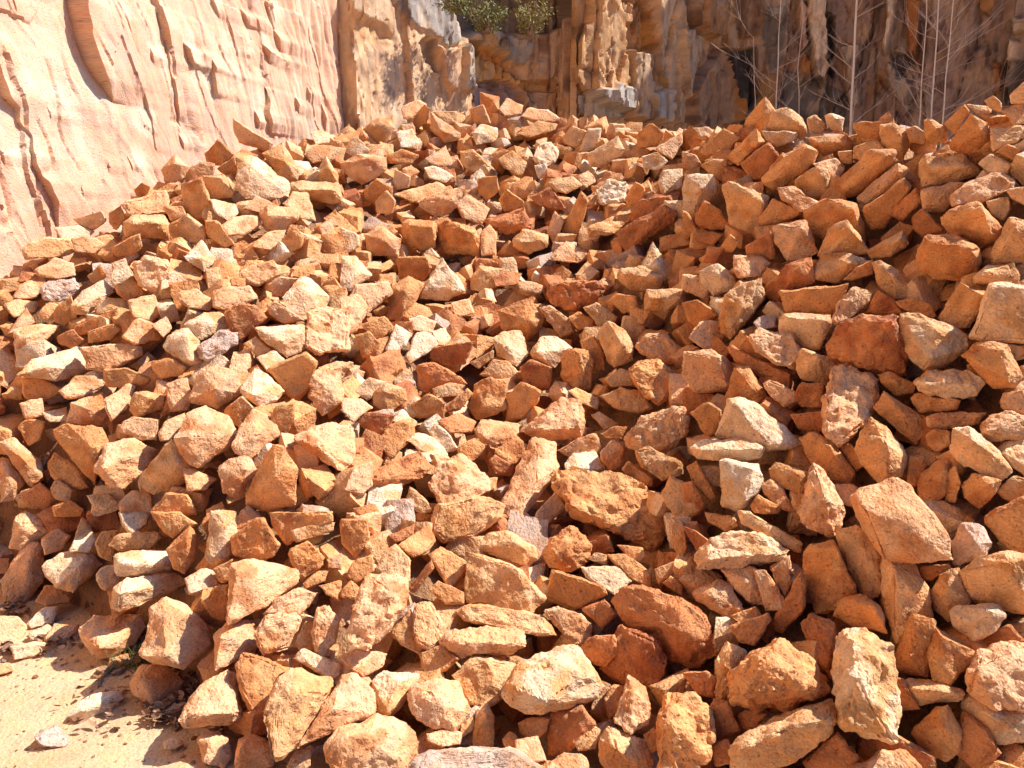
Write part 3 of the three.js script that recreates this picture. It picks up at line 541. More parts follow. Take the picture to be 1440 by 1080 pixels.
q('t', 0, 0, .4, [1000,690,1030,660,1190,660,1250,720,1240,745,1150,770,1010,790], [1035,705,1200,700], 'broad tan block with a sunlit top below the right crest', 'the broad tan crest block');
q('p', 0, 0, .4, [1005,800,1150,765,1210,770,1130,850,1100,890,1020,890], [1030,815]);
q('p', 1, 1, .6, [1130,830,1190,780,1330,730,1400,770,1390,800,1270,850,1140,870]);
q('o', -1, 1, .3, [1090,920,1130,890,1250,850,1310,920,1360,980,1350,1030,1260,1050,1150,990,1100,945], [1270,890,1300,990], 'blunt orange boulder with a sunlit right flank near the right edge', 'the blunt orange boulder');
q('t', 0, 0, .3, [1280,850,1375,830,1385,880,1350,930,1300,900]);
q('p', 0, 0, .3, [1370,800,1440,790,1480,800,1480,880,1390,840]);
q('t', 0, 0, .3, [1310,1080,1345,990,1380,920,1440,930,1500,960,1500,1110,1320,1110], [1400,960]);
q('c', 0, 0, .3, [1250,690,1300,650,1390,690,1370,735,1290,730]);
q('o', 0, 0, .3, [1320,640,1370,610,1430,630,1400,680]);
q('t', -1, 0, .3, [165,785,200,770,360,830,350,970,300,1020,230,1010,185,880], [335,850]);
q('p', 1, 1, .4, [400,795,470,790,560,850,615,880,570,905,500,890,420,840]);
q('o', -1, 0, .3, [325,920,380,840,450,865,500,900,400,950,340,945]);
q('o', -1, 0, .2, [510,900,600,840,735,860,780,1050,740,1060,690,960,600,1010,530,980], [720,880], 'wide orange slab half behind a pointed tan stone, upper right', 'the wide orange slab');
q('t', -1, 1, .3, [570,1080,620,970,690,925,730,970,780,1060,700,1085,600,1100], [710,970]);
q('p', 0, 0, .4, [380,960,520,930,550,1010,570,1060,530,1090,440,1100,385,1020], [500,960]);
q('r', -1, 0, .3, [265,1040,370,975,390,1060,380,1100,280,1090]);
q('t', 0, 0, .4, [780,1060,930,970,955,1030,880,1080,800,1090], [920,1010]);
q('o', -1, 1, .3, [990,1060,1030,1000,1160,990,1250,1050,1245,1150,1170,1185,1060,1180,1000,1140], [1050,1020,1220,1060]);
q('r', -1, 0, .3, [970,920,1010,880,1100,970,1010,1000,980,970]);
q('c', 0, 0, .3, [0,800,20,740,130,735,150,800,110,860,50,915,0,880], [75,790]);
q('t', 0, 0, .3, [75,700,130,670,190,680,170,770,140,740]);
q('o', -1, 0, .3, [55,920,90,850,150,885,210,960,130,970,70,950]);
q('o', 0, 0, .3, [0,890,25,900,60,970,20,1005,0,1000]);
q('o', 0, 0, .3, [80,640,150,560,175,540,245,580,190,640,110,660]);
q('p', 0, 0, .3, [0,640,60,655,80,700,30,715,0,710]);
q('o', -1, 0, .3, [140,1060,200,990,240,1020,210,1065]);
q('p', 1, 0, .3, [45,540,110,535,140,570,80,580]);
q('r', 0, 0, .3, [45,1000,120,975,170,990,130,1035,60,1020]);
at(0, 360);
q('p', 0, 1, .9, [560,30,620,0,700,25,735,80,715,110,660,160,600,130,565,80], [], 'rounded pitted pinkish stone facing outward on the upper left slope', 'the rounded pitted stone');
q('w', 1, 0, .3, [775,0,905,0,900,35,860,65,790,20], [850,10]);
q('p', 1, 0, .3, [150,60,230,10,310,30,320,80,240,100,160,80]);
q('g', 0, 1, .9, [170,140,210,105,310,95,335,130,290,190,190,185]);
q('p', 1, 0, .3, [55,175,85,125,190,75,195,120,150,175,90,180]);
q('o', -1, 0, .3, [370,85,425,35,450,90,390,120]);
q('c', 1, 0, .3, [295,205,350,150,440,100,480,150,430,190,370,250,310,245], [325,215]);
q('t', -1, 0, .3, [225,230,300,165,325,260,270,300,235,275]);
q('t', 0, 0, .3, [165,240,205,195,245,205,225,270,180,265]);
q('c', 0, 0, .3, [470,30,530,10,560,80,500,150,470,110]);
q('o', 0, 0, .3, [485,125,560,85,610,160,540,190,495,160]);
q('t', 1, 0, .4, [540,190,650,165,685,240,640,275,565,260]);
q('o', -1, 0, .3, [310,300,490,220,500,250,390,320,330,340]);
q('o', -1, 0, .3, [370,320,480,285,505,310,470,350,375,365]);
q('r', -1, 0, .3, [240,340,310,310,360,365,300,390,250,370]);
q('p', 1, 0, .4, [515,340,580,265,660,290,670,350,570,375]);
q('p', 1, 0, .3, [640,290,700,255,725,300,690,345]);
q('p', 1, 0, .3, [60,310,170,285,255,290,200,350,110,400,70,390], [110,340]);
q('p', 0, 0, .4, [30,330,110,220,150,280,70,320]);
q('t', 1, 0, .3, [15,205,60,185,155,190,150,230,60,260]);
q('c', 0, 1, .3, [690,380,720,340,790,305,840,360,850,450,800,465,740,430,700,400], [785,330,800,440]);
q('c', 1, 0, .3, [780,290,860,240,930,240,970,295,850,355,830,310], [850,275]);
q('g', 0, 0, .7, [835,385,930,315,1000,325,1000,370,880,445,840,430]);
q('p', 1, 0, .4, [750,150,830,140,905,190,880,230,790,215,755,190]);
q('p', 1, 0, .5, [905,150,960,130,1050,130,1085,180,970,230,900,215]);
q('r', -1, 0, .6, [945,240,1000,195,1080,215,1130,260,1070,310,1000,365,970,290]);
q('p', 0, 0, .5, [1010,80,1060,40,1150,20,1190,70,1090,130,1015,110]);
q('p', -1, 0, .3, [1135,120,1180,85,1255,95,1200,170,1150,170]);
q('c', 1, 1, .3, [1195,175,1270,90,1310,100,1385,170,1370,215,1280,275,1215,230], [1290,150], 'bright cream block with a ridged top, left of the heap middle', 'the bright ridged cream block');
q('p', -1, 0, .3, [1125,210,1160,190,1280,270,1200,285,1140,250]);
q('p', 1, 1, .9, [1300,240,1330,220,1470,225,1470,400,1340,415,1285,380], [], 'square rough-faced pink slab turned to the sun, left of the middle', 'the square rough pink slab');
q('c', 1, 1, .4, [1080,305,1290,290,1300,330,1280,390,1210,425,1100,350], [1270,320,1190,360]);
q('t', 0, 0, .3, [1030,370,1080,340,1150,400,1090,430]);
q('c', 1, 0, .3, [1085,430,1160,400,1200,440,1130,490]);
q('o', -1, 0, .2, [1130,480,1290,410,1340,450,1310,560,1250,610,1190,560]);
q('p', 0, 0, .5, [1305,500,1370,480,1440,490,1450,620,1360,670,1310,600], [1400,590]);
q('c', 1, 0, .3, [1020,560,1075,480,1130,500,1200,570,1160,610,1100,640,1030,600], [1065,585]);
q('p', 0, 0, .3, [800,600,850,500,905,460,1000,500,1020,580,920,640,810,620], [905,560]);
q('p', 0, 0, .3, [700,540,790,515,815,600,800,650,720,655]);
q('o', -1, 0, .3, [640,450,720,430,780,470,770,500,680,520,650,490]);
q('p', 1, 0, .3, [440,610,530,545,565,550,545,640,470,695,445,650]);
q('t', 0, 0, .3, [545,650,565,580,620,570,700,585,690,640,570,680], [640,600]);
q('p', 0, 0, .3, [285,700,300,620,370,600,430,580,455,680,420,710,340,710], [355,640]);
q('o', -1, 0, .3, [95,590,90,510,165,510,265,565,180,620,130,615]);
q('c', 1, 1, .3, [80,500,140,440,330,385,370,440,360,480,235,530,180,500], [190,470], 'bright yellowish cream slab glaring in the sun near the left edge', 'the glaring yellowish slab');
q('p', 0, 0, .4, [340,385,480,370,590,385,600,420,500,440,430,490,370,470]);
q('p', 1, 0, .4, [250,570,320,510,420,500,440,540,380,590,280,600]);
q('o', -1, 0, .3, [440,480,540,470,640,520,620,545,450,555]);
q('p', 0, 0, .5, [510,740,520,700,570,680,670,690,660,780,580,770]);
q('p', 1, 0, .3, [670,750,700,700,780,660,790,710,720,780,680,780]);
q('p', 1, 1, .2, [735,770,800,660,870,625,960,680,995,750,970,800,840,885,790,860], [800,760,930,760], 'large smooth sunlit pink boulder in the left middle of the heap', 'the large smooth pink boulder');
q('t', -1, 0, .3, [945,650,1020,590,1070,640,1010,720,960,700]);
q('p', 1, 0, .3, [980,800,1020,710,1070,650,1150,690,1180,750,1110,790,1050,860,1000,830], [1080,760]);
q('o', -1, 0, .3, [1140,680,1170,630,1240,620,1240,700,1190,790,1150,720]);
q('o', -1, 1, .2, [230,740,285,710,430,725,455,790,400,970,300,860], [400,820], 'orange slab with a shaded flank leaning over, left side of the heap', 'the shaded leaning left slab');
q('o', -1, 0, .3, [195,880,230,830,330,900,370,975,310,980,230,940]);
q('p', 1, 1, .5, [405,900,450,800,560,770,665,815,640,880,520,980,460,980], [540,850,430,890]);
q('t', -1, 1, .3, [600,920,720,775,790,830,830,900,760,980,650,1005,600,970], [755,880]);
q('p', 1, 0, .3, [765,880,830,930,910,940,870,985,790,990]);
q('p', 0, 0, .4, [920,900,960,860,1040,845,1080,900,1010,1020,940,1000], [1040,900]);
q('o', -1, 1, .2, [1045,1000,1080,920,1150,800,1200,810,1250,900,1240,1050,1100,1070,1050,1040], [1160,930], 'tall orange block split by a sharp shadow line, left of the middle', 'the tall split orange block');
q('p', 1, 0, .7, [1240,770,1330,720,1400,700,1480,720,1500,870,1450,910,1380,870,1290,800], [1330,800]);
q('p', 0, 0, .3, [0,870,40,860,105,960,60,1030,0,1040], [40,950]);
q('p', 0, 0, .3, [0,790,60,775,170,860,180,940,130,970,60,880], [90,850]);
q('t', 0, 0, .3, [215,980,240,940,310,990,290,1040,230,1020]);
q('w', 1, 0, .3, [365,1010,450,1000,500,1040,440,1070,390,1050]);
q('p', 0, 0, .4, [500,1040,560,990,640,1000,645,1080,510,1090]);
q('o', -1, 0, .3, [640,1080,700,1000,790,1005,830,1090,700,1110]);
q('c', 1, 0, .3, [175,660,280,640,285,700,210,700]);
q('o', -1, 0, .3, [75,720,110,690,190,700,170,770,120,800]);
q('p', 0, 0, .4, [80,620,180,600,190,670,110,690]);
q('o', -1, 0, .3, [220,1060,290,1030,350,1070,340,1100,230,1100]);
q('r', -1, 0, .3, [95,1010,170,960,240,1010,200,1075,120,1050]);
at(480, 360);
q('c', 1, 0, .3, [0,0,60,0,130,80,75,110,40,145,0,140], [60,70]);
q('o', -1, 0, .2, [235,30,240,5,360,0,380,50,350,100,245,100]);
q('c', 0, 1, .6, [330,150,425,10,490,90,520,150,440,190,340,180], [345,140,500,140], 'pale pyramid-shaped stone with a rough sunlit face, upper middle', 'the pale pyramid stone');
q('o', 0, 0, .3, [195,230,210,130,280,85,345,120,320,190,250,275,200,260], [275,150]);
q('o', 0, 0, .3, [85,290,180,255,220,300,170,350,100,310]);
q('p', 1, 0, .4, [40,170,60,125,200,110,210,160,100,250,50,220]);
q('p', 1, 0, .8, [0,180,70,160,115,220,60,320,0,340]);
q('w', 1, 0, .3, [190,390,230,290,300,330,270,380,200,425]);
q('o', -1, 0, .3, [60,335,120,320,165,370,150,420,90,430]);
q('w', 1, 0, .3, [270,430,320,320,380,330,410,370,360,390,290,460]);
q('c', 1, 0, .3, [285,265,330,250,400,280,380,330,300,310]);
q('p', 1, 0, .3, [465,200,540,180,560,240,480,260]);
q('t', 0, 0, .3, [545,90,580,40,680,55,680,100,610,150,550,140], [600,60]);
q('r', 1, 0, .6, [635,90,700,65,760,75,740,120,650,130]);
q('p', 1, 0, .4, [740,110,800,105,860,130,840,160,760,145]);
q('r', 0, 1, 1, [870,160,890,120,980,105,1090,110,1110,140,1080,200,960,230,880,200], [], 'dark rust crusted boulder with pitted face, centre of upper heap', 'the dark rust crusted boulder');
q('o', 0, 1, .4, [665,230,755,185,800,190,850,270,830,320,780,360,680,310], [800,280]);
q('p', 0, 1, .8, [840,220,880,205,970,280,980,320,930,345,870,270]);
q('t', 0, 0, .3, [1025,220,1080,195,1165,260,1150,300,1090,300]);
q('o', 0, 0, .3, [960,260,1000,235,1065,270,1060,300,1000,310]);
q('o', -1, 0, .3, [1130,190,1160,160,1240,170,1255,230,1190,245]);
q('t', -1, 1, .3, [1165,90,1180,55,1270,45,1360,85,1340,150,1220,150], [1190,75,1330,90]);
q('c', 1, 0, .5, [1265,50,1300,-10,1315,-60,1350,0,1400,110,1380,135,1350,90], [1340,40], 'pale stone with a peaked sunlit tip, right of the upper middle', 'the peaked pale stone');
q('t', 0, 0, .3, [1275,180,1290,140,1440,140,1450,200,1360,235,1280,225], [1300,180,1430,175]);
q('c', 1, 1, .4, [640,350,680,320,755,315,790,410,740,465,660,420], [690,380]);
q('c', 1, 1, .4, [800,410,835,345,900,340,970,390,900,470,810,430], [950,395,825,405]);
q('r', -1, 0, .3, [755,470,800,440,890,470,880,560,830,570,770,530]);
q('o', -1, 0, .8, [930,430,960,395,1035,395,1060,440,1050,560,990,570,950,580,930,500], [1005,420,1000,550]);
q('t', 0, 1, .3, [1090,330,1120,270,1190,310,1235,380,1230,440,1150,470,1120,440], [1190,380]);
q('o', -1, 0, .3, [1010,360,1060,330,1110,420,1110,480,1040,470]);
q('p', 0, 0, .8, [1245,380,1290,330,1380,340,1430,400,1420,460,1330,450,1260,410]);
q('t', 0, 0, .3, [1110,520,1180,475,1260,500,1250,550,1140,550]);
q('o', 1, 1, .8, [1210,480,1260,440,1340,440,1430,520,1420,560,1340,630,1280,590,1240,540]);
q('t', -1, 0, .3, [1095,590,1180,555,1260,570,1310,640,1260,665,1150,640]);
q('t', 1, 0, .3, [960,570,990,555,1090,600,1080,650,1010,620]);
q('o', -1, 0, .3, [545,640,560,540,630,510,690,550,695,640,620,670,570,690], [600,640]);
q('t', 0, 0, .3, [590,500,640,435,710,450,755,500,720,535,640,515]);
q('o', -1, 0, .3, [695,700,700,600,760,530,840,570,830,620,760,690]);
q('t', 0, 0, .3, [385,560,460,535,520,545,490,590,400,600]);
q('o', 0, 0, .4, [440,640,530,560,555,580,500,650,450,660]);
q('r', -1, 0, .5, [325,560,320,460,400,450,500,510,530,540,430,560,360,570]);
q('r', -1, 0, .5, [375,430,380,385,480,375,560,360,520,450,440,460]);
q('t', 0, 0, .3, [540,450,640,400,640,430,580,475]);
q('p', 0, 1, .7, [755,740,830,690,930,600,1000,610,1035,740,1010,770,860,775], [830,735,1005,720], 'three-cornered rough pink slab in the middle of the heap', 'the three-cornered pink slab');
q('p', 1, 0, .5, [565,740,590,690,640,700,750,710,740,770,650,800,590,790], [600,760]);
q('o', 0, 0, .3, [650,830,730,745,785,800,740,880,690,880]);
q('r', 0, 0, .4, [625,860,650,840,730,890,720,930,650,920]);
q('o', 0, 0, .3, [490,810,560,770,605,800,580,840,540,880,500,860]);
q('c', 0, 0, .3, [365,740,400,705,460,760,490,810,440,830]);
q('c', 1, 0, .3, [280,780,320,745,400,770,450,840,420,860,330,820]);
q('o', 0, 0, .4, [145,790,200,710,300,690,310,750,250,800,210,860]);
q('r', -1, 0, .3, [70,700,110,660,230,670,200,730,130,770]);
q('t', 0, 0, .4, [135,580,190,535,270,560,275,610,200,660,140,630], [180,570]);
q('c', 0, 0, .3, [55,570,115,515,190,530,140,590,110,610]);
q('c', 1, 0, .3, [0,650,10,600,90,605,130,640,50,700]);
q('o', -1, 0, .3, [270,640,370,580,440,620,430,680,340,680]);
q('r', 1, 0, .4, [410,700,490,660,570,700,550,740,460,750]);
q('r', 0, 0, .6, [105,940,150,900,330,820,370,890,340,940,150,990], [150,950]);
q('p', 1, 0, .3, [10,990,50,890,130,870,130,970,90,1005]);
q('p', 1, 1, .8, [370,960,410,870,500,840,560,880,620,940,620,990,500,1075,430,1050,400,1000], [500,950,470,890], 'knobbly sunlit pink stone with a cleft, centre of the heap', 'the knobbly cleft stone');
q('t', 0, 0, .4, [270,1040,290,975,340,1010,390,1075,340,1090]);
q('p', 1, 1, .5, [680,1040,740,900,810,770,900,800,915,890,850,970,790,1080,740,1150,700,1100], [825,810,825,950], 'tall pointed pink stone standing upright in the middle', 'the tall pointed pink stone');
q('w', 1, 1, .5, [940,880,980,830,1070,830,1115,900,1020,925,945,905], [1000,890], 'small bright white stone resting on a broad rusty slab', 'the small bright white stone');
q('p', 0, 0, .4, [915,820,1000,770,1070,750,1105,800,1060,840,960,850]);
q('p', 0, 0, .4, [1090,830,1140,780,1195,800,1190,880,1140,910,1100,870]);
q('o', 0, 0, .3, [1185,900,1210,865,1315,940,1310,970,1230,960]);
q('p', 0, 1, .9, [1190,770,1260,690,1340,670,1440,640,1460,750,1390,810,1280,830,1220,810]);
q('t', 0, 0, .5, [1245,820,1300,805,1440,870,1440,920,1350,950,1260,880]);
q('o', 0, 0, .9, [900,920,1020,915,1180,915,1280,960,1360,1080,1380,1150,1320,1230,1200,1180,960,1090], [960,1050], 'broad rusty slab crossed by a shadow below the white stone', 'the broad rusty slab');
q('t', 1, 0, .3, [1055,670,1090,655,1170,710,1110,735]);
q('o', 0, 0, .3, [1095,750,1150,720,1205,720,1180,770,1120,770]);
q('t', 0, 0, .3, [1350,1000,1390,930,1440,950,1500,1030,1520,1080,1450,1120,1400,1090]);
q('c', 1, 0, .3, [840,1060,910,990,950,1060,880,1120,840,1150,810,1130]);
at(960, 360);
q('t', 0, 0, .3, [550,60,590,-10,680,-10,760,10,800,40,725,70,650,115,560,100], [700,30]);
q('o', 0, 0, .3, [680,100,730,50,800,15,800,80,720,105]);
q('t', 0, 0, .3, [800,30,830,20,910,60,990,170,900,185,830,130], [890,90]);
q('t', 1, 0, .4, [1230,90,1290,40,1400,25,1425,80,1400,130,1240,120], [1260,80]);
q('c', 0, 1, .2, [1215,340,1300,120,1360,115,1470,130,1470,360,1330,360], [], 'big flat cream slab with rust streaks at the right edge', 'the flat streaked cream slab');
q('t', -1, 0, .3, [1085,260,1170,115,1290,150,1290,190,1200,300,1130,305], [1270,165]);
q('o', 0, 0, .3, [895,190,980,180,1050,205,1075,260,1020,270,920,215]);
q('r', -1, 0, .3, [770,240,830,145,880,170,930,240,870,255]);
q('p', 1, 1, .7, [630,280,650,200,720,130,800,150,790,190,720,260,650,290]);
q('o', -1, 0, .3, [410,150,520,135,690,120,680,170,640,250,440,240]);
q('r', -1, 0, .3, [345,130,440,40,545,0,550,110,440,140,400,200,350,160], [480,60]);
q('p', 1, 0, .5, [215,60,220,0,340,0,370,30,330,85,240,90]);
q('c', 0, 0, .4, [65,65,150,30,215,90,230,135,130,165,80,110], [160,80]);
q('p', 0, 0, .5, [0,80,60,85,130,130,100,180,60,170,0,140]);
q('t', 0, 1, .7, [155,260,180,170,240,130,330,90,340,170,260,290,200,350,160,320], [250,220]);
q('o', -1, 0, .3, [0,200,60,180,150,250,90,300,40,300]);
q('g', 1, 0, .3, [300,280,340,250,395,255,390,300,320,315]);
q('p', 1, 0, .5, [25,345,70,280,150,275,190,320,150,390,90,390]);
q('c', -1, 0, .2, [405,260,430,245,620,250,625,290,570,390,450,380,410,330], [440,262,600,270]);
q('p', 1, 1, .8, [285,350,330,315,460,325,500,420,470,480,400,460,310,400]);
q('o', -1, 0, .3, [235,380,270,335,370,440,300,440]);
q('t', 0, 0, .3, [475,480,500,390,640,430,650,470,600,540,500,520], [570,430]);
q('r', -1, 1, .8, [620,370,660,290,760,260,900,250,940,400,935,500,740,485,640,430], [885,275,735,460], 'square rust red block with mottled crust, right of the middle', 'the square rust red block');
q('c', 0, 1, .4, [915,310,920,245,1000,240,1200,340,1195,390,1100,460,1010,480,950,430], [1090,330,1040,440], 'wedge-shaped cream block touching the square rust red block on its right', 'the cream wedge block');
q('o', 0, 1, .3, [1180,420,1230,375,1310,360,1370,380,1435,510,1390,550,1310,555,1260,500], [1350,400,1370,520]);
q('o', 0, 0, .3, [1195,460,1240,440,1265,500,1210,500]);
q('p', 0, 0, .4, [1365,370,1440,380,1460,430,1400,440]);
q('o', 0, 0, .3, [820,500,870,490,980,540,970,580,900,590,840,540], [900,530]);
q('c', 0, 1, .8, [985,530,1040,480,1200,485,1270,530,1230,590,1120,605,1000,570], [1020,545,1220,540]);
q('o', -1, 0, .3, [960,600,990,580,1170,610,1150,650,1000,660]);
q('p', 1, 1, 1, [595,690,625,480,690,470,820,520,820,580,780,700,660,795,595,750], [], 'upright rough pink slab leaning on stones below the rust red block', 'the upright rough pink slab');
q('p', 0, 1, .4, [0,500,10,410,120,395,190,430,230,540,210,575,60,570], [155,430,185,555]);
q('o', 0, 0, .4, [180,600,220,470,280,460,310,510,355,600,320,620], [280,540]);
q('p', 0, 0, .6, [340,540,370,525,480,570,480,610,430,635,370,590]);
q('r', -1, 0, .3, [195,390,210,380,430,490,430,520,330,510,220,440]);
q('r', -1, 0, .3, [470,600,500,535,590,540,590,640,500,640]);
q('r', -1, 0, .3, [455,670,590,655,590,740,490,730]);
q('c', 0, 1, .3, [145,760,190,610,240,600,330,640,495,790,480,800,360,820,330,780], [220,630,370,800], 'cream triangular wedge stone sloping down to the right', 'the cream triangular wedge');
q('o', -1, 0, .4, [35,660,110,615,165,650,160,720,110,770,60,700]);
q('p', 1, 0, .4, [-20,650,30,680,25,730,-20,760]);
q('c', 0, 2, .3, [35,810,80,780,300,765,350,800,330,850,220,865,60,850], [80,820,320,815], 'flat cream loaf-shaped stone lying level, right of the middle', 'the flat cream loaf stone');
q('w', 0, 1, .2, [160,870,180,865,320,875,340,930,320,1000,240,1075,165,1050], [300,900,260,1040], 'pale squared block directly below the flat cream loaf stone', 'the pale squared block');
q('o', 0, 0, .4, [365,900,390,865,540,920,500,1010,440,980,380,950], [490,920]);
q('o', 0, 0, .4, [495,770,540,745,640,790,725,910,700,960,620,960,540,870], [620,800]);
q('t', 0, 1, .5, [720,810,790,680,860,720,940,850,930,920,890,940,830,960,760,880], [865,800,870,920]);
q('o', 0, 0, .3, [805,640,850,570,900,610,1010,680,1025,750,980,795,920,740], [920,650]);
q('p', 0, 0, .5, [1030,680,1100,660,1270,665,1250,710,1150,730,1040,720]);
q('p', 0, 1, .8, [1250,720,1310,670,1380,655,1460,690,1460,770,1310,785,1260,760], [1280,740]);
q('o', 0, 0, .3, [1025,760,1060,730,1125,740,1130,800,1070,830,1030,800]);
q('c', 0, 1, .4, [1130,830,1140,730,1210,720,1310,800,1380,900,1340,940,1260,920,1160,870], [1220,770]);
q('c', 0, 0, .4, [1305,830,1370,780,1440,770,1470,900,1440,930,1370,880], [1360,830]);
q('p', 0, 0, .4, [1345,640,1350,580,1440,560,1470,680,1400,650]);
q('o', 0, 0, .3, [950,900,960,845,1020,850,1030,890,980,975,950,950]);
q('o', 0, 0, .3, [990,990,1000,920,1080,865,1120,870,1140,930,1110,1010,1050,1060,1000,1020], [1105,900]);
q('o', -1, 0, .3, [1120,910,1150,880,1175,960,1150,1040,1110,1030]);
q('o', 0, 0, .3, [1070,850,1130,820,1200,890,1180,930,1110,870]);
q('o', -1, 0, .3, [1180,970,1220,915,1340,950,1300,1030,1250,1070,1190,1020], [1300,960]);
q('t', 0, 0, .3, [1325,990,1400,930,1460,940,1460,1060,1350,1020]);
q('p', 0, 1, .8, [490,1080,530,960,550,875,590,900,620,990,690,1080,640,1180,540,1160,500,1120], [600,1020]);
q('p', 0, 0, .5, [330,960,380,940,430,990,470,1080,400,1060,340,1000]);
q('p', 1, 0, .4, [640,970,710,960,755,990,720,1060,660,1040]);
q('p', 0, 2, .2, [720,1020,760,990,900,945,950,970,1040,1080,1130,1200,1140,1280,1050,1290,860,1280,790,1200,740,1100], [760,1060], 'big smooth pinkish slab with a curved stain, lower right', 'the big smooth pinkish slab');
q('o', -1, 0, .3, [660,800,710,790,770,880,730,910]);
q('o', 0, 0, .4, [20,890,60,870,140,1010,120,1035,50,970]);
q('r', -1, 0, .4, [0,960,40,950,100,1060,60,1090,0,1070]);
q('o', 0, 0, .3, [280,1050,320,1010,420,1060,400,1090,300,1085]);
at(0, 720);
q('p', 0, 0, .5, [40,150,60,30,100,0,230,40,250,70,190,115,110,155], [90,60]);
q('p', 1, 0, .4, [175,115,240,75,300,100,260,160,190,180]);
q('w', 1, 0, .3, [295,165,345,20,380,60,405,110,380,170]);
q('p', 0, 0, .4, [0,290,60,200,140,125,190,150,180,290,110,405,20,350], [115,240]);
q('c', 1, 0, .4, [180,230,250,175,370,165,430,220,350,300,310,335,240,310,200,270], [330,235]);
q('c', 0, 0, .3, [405,260,440,225,500,225,510,300,440,330,410,300]);
q('w', 1, 1, .3, [485,180,560,160,700,165,728,210,720,250,620,265,500,275,485,240], [510,215,690,225], 'flat-topped white block near the foot of the heap, lower left', 'the flat-topped white block');
q('c', 1, 1, .3, [480,330,530,280,740,260,795,300,700,340,600,380,510,420,483,400], [505,345], 'long cream slab lying right under the flat-topped white block', 'the long cream slab');
q('t', 0, 0, .6, [460,140,500,100,660,85,680,110,640,160,500,160]);
q('t', 0, 0, .3, [400,130,430,80,500,75,460,130,470,210,420,190]);
q('o', 0, 0, .3, [700,160,800,60,830,100,820,200,780,260,730,240], [790,110]);
q('c', 1, 0, .3, [500,0,630,0,620,50,560,95,520,60]);
q('o', -1, 0, .3, [640,0,760,0,830,50,730,110,690,80]);
q('c', 0, 0, .2, [870,180,890,0,1000,0,1000,80,960,210,900,225], [950,60]);
q('o', -1, 0, .3, [985,110,1070,30,1110,25,1180,140,1150,190,1050,200,990,180]);
q('c', 1, 0, .5, [780,280,870,235,920,260,920,310,800,345]);
q('o', -1, 0, .3, [900,240,980,200,960,290,930,300]);
q('p', 1, 1, .2, [960,400,975,220,1060,195,1170,225,1260,250,1250,300,1120,400,970,465], [990,250], 'large smooth pink block cut by a diagonal shadow, lower left', 'the large pink shadowed block');
q('o', -1, 0, .3, [865,400,900,320,960,310,960,460,890,440]);
q('p', 0, 0, .5, [1115,430,1160,370,1250,325,1340,340,1300,400,1250,440]);
q('p', 1, 1, .3, [600,600,650,500,640,420,690,365,790,395,870,490,885,560,780,660,640,630], [690,470,800,450,700,610], 'big pale pink boulder with a grey stain at the foot of the heap', 'the grey-stained foot boulder');
q('p', 1, 1, .3, [340,490,400,440,590,430,610,490,560,560,480,610,400,615,365,550], [420,580], 'low pink boulder at the edge of the sandy ground, lower left', 'the low pink edge boulder');
q('p', 1, 0, .3, [150,380,190,310,250,310,310,350,290,385,200,395]);
q('w', 1, 0, .3, [110,470,190,400,240,400,220,470,130,490]);
q('p', 1, 0, .3, [-30,440,70,440,115,490,90,550,-30,570]);
q('c', 1, 0, .3, [120,510,200,475,220,500,180,540,130,540]);
q('p', 1, 0, .3, [190,540,230,470,330,475,320,510,230,580]);
q('c', 1, 0, .3, [45,570,150,550,200,555,150,610,60,625]);
q('p', 0, 0, .3, [460,620,540,595,550,625,500,660,460,655]);
q('p', 1, 0, .3, [-20,640,50,640,60,670,-20,690]);
q('p', 1, 1, .3, [555,720,600,640,660,640,775,710,760,750,650,835,570,770], [600,700]);
q('w', 1, 0, .3, [295,860,340,800,430,760,510,755,520,790,450,840,320,885], [340,840], 'low whitish stone lying alone on the sandy ground', 'the whitish stone on the sand');
q('p', 1, 1, .4, [760,880,780,820,850,730,960,660,1000,690,990,790,1020,850,980,890,780,910], [860,850,980,850], 'sunlit pink boulder with a shaded right side beside the dead leaves', 'the pink boulder by the leaves');
q('o', 0, 0, .5, [1000,660,1020,600,1080,600,1215,660,1190,730,1130,760,1120,860,1060,850,1020,760]);
q('p', 1, 0, .3, [900,520,960,470,1040,455,1095,490,1090,570,1000,620,910,670], [930,530]);
q('p', 0, 1, .8, [1070,510,1120,440,1250,420,1275,460,1210,570,1110,610]);
q('t', 0, 0, .4, [1245,550,1290,460,1330,470,1320,580,1260,580]);
q('p', 0, 1, .7, [1320,500,1340,410,1380,400,1430,450,1420,540,1360,615,1325,580]);
q('c', 0, 0, .3, [1240,620,1280,580,1440,640,1440,690,1400,710]);
q('t', 1, 1, .6, [1125,840,1160,740,1240,660,1390,710,1400,750,1320,900,1260,1000,1160,1040,1140,920], [1230,745,1370,770], 'large tan boulder with a rounded rough front, bottom left of centre', 'the large rough tan boulder');
q('p', 1, 1, .4, [1260,990,1320,880,1440,690,1500,690,1580,770,1570,850,1440,890,1330,960], [1400,830]);
q('p', 1, 0, .4, [835,960,900,920,960,960,980,1040,940,1080,860,1060], [880,970]);
q('p', 1, 0, .3, [990,1050,1010,960,1060,940,1160,990,1150,1070,1090,1085,1000,1085], [1010,1000]);
q('p', 0, 0, .3, [1210,1080,1250,1010,1310,985,1310,1090]);
q('o', 0, 0, .3, [1280,300,1340,250,1385,250,1370,290,1290,325]);
q('o', -1, 0, .5, [1220,160,1300,120,1370,190,1350,240,1270,290,1230,210]);
q('t', 0, 0, .4, [1230,80,1290,60,1410,45,1400,80,1250,130]);
q('o', -1, 0, .3, [1135,0,1400,0,1400,40,1280,60,1210,140,1150,60]);
q('o', 0, 0, .4, [1345,310,1440,290,1440,380,1380,350]);
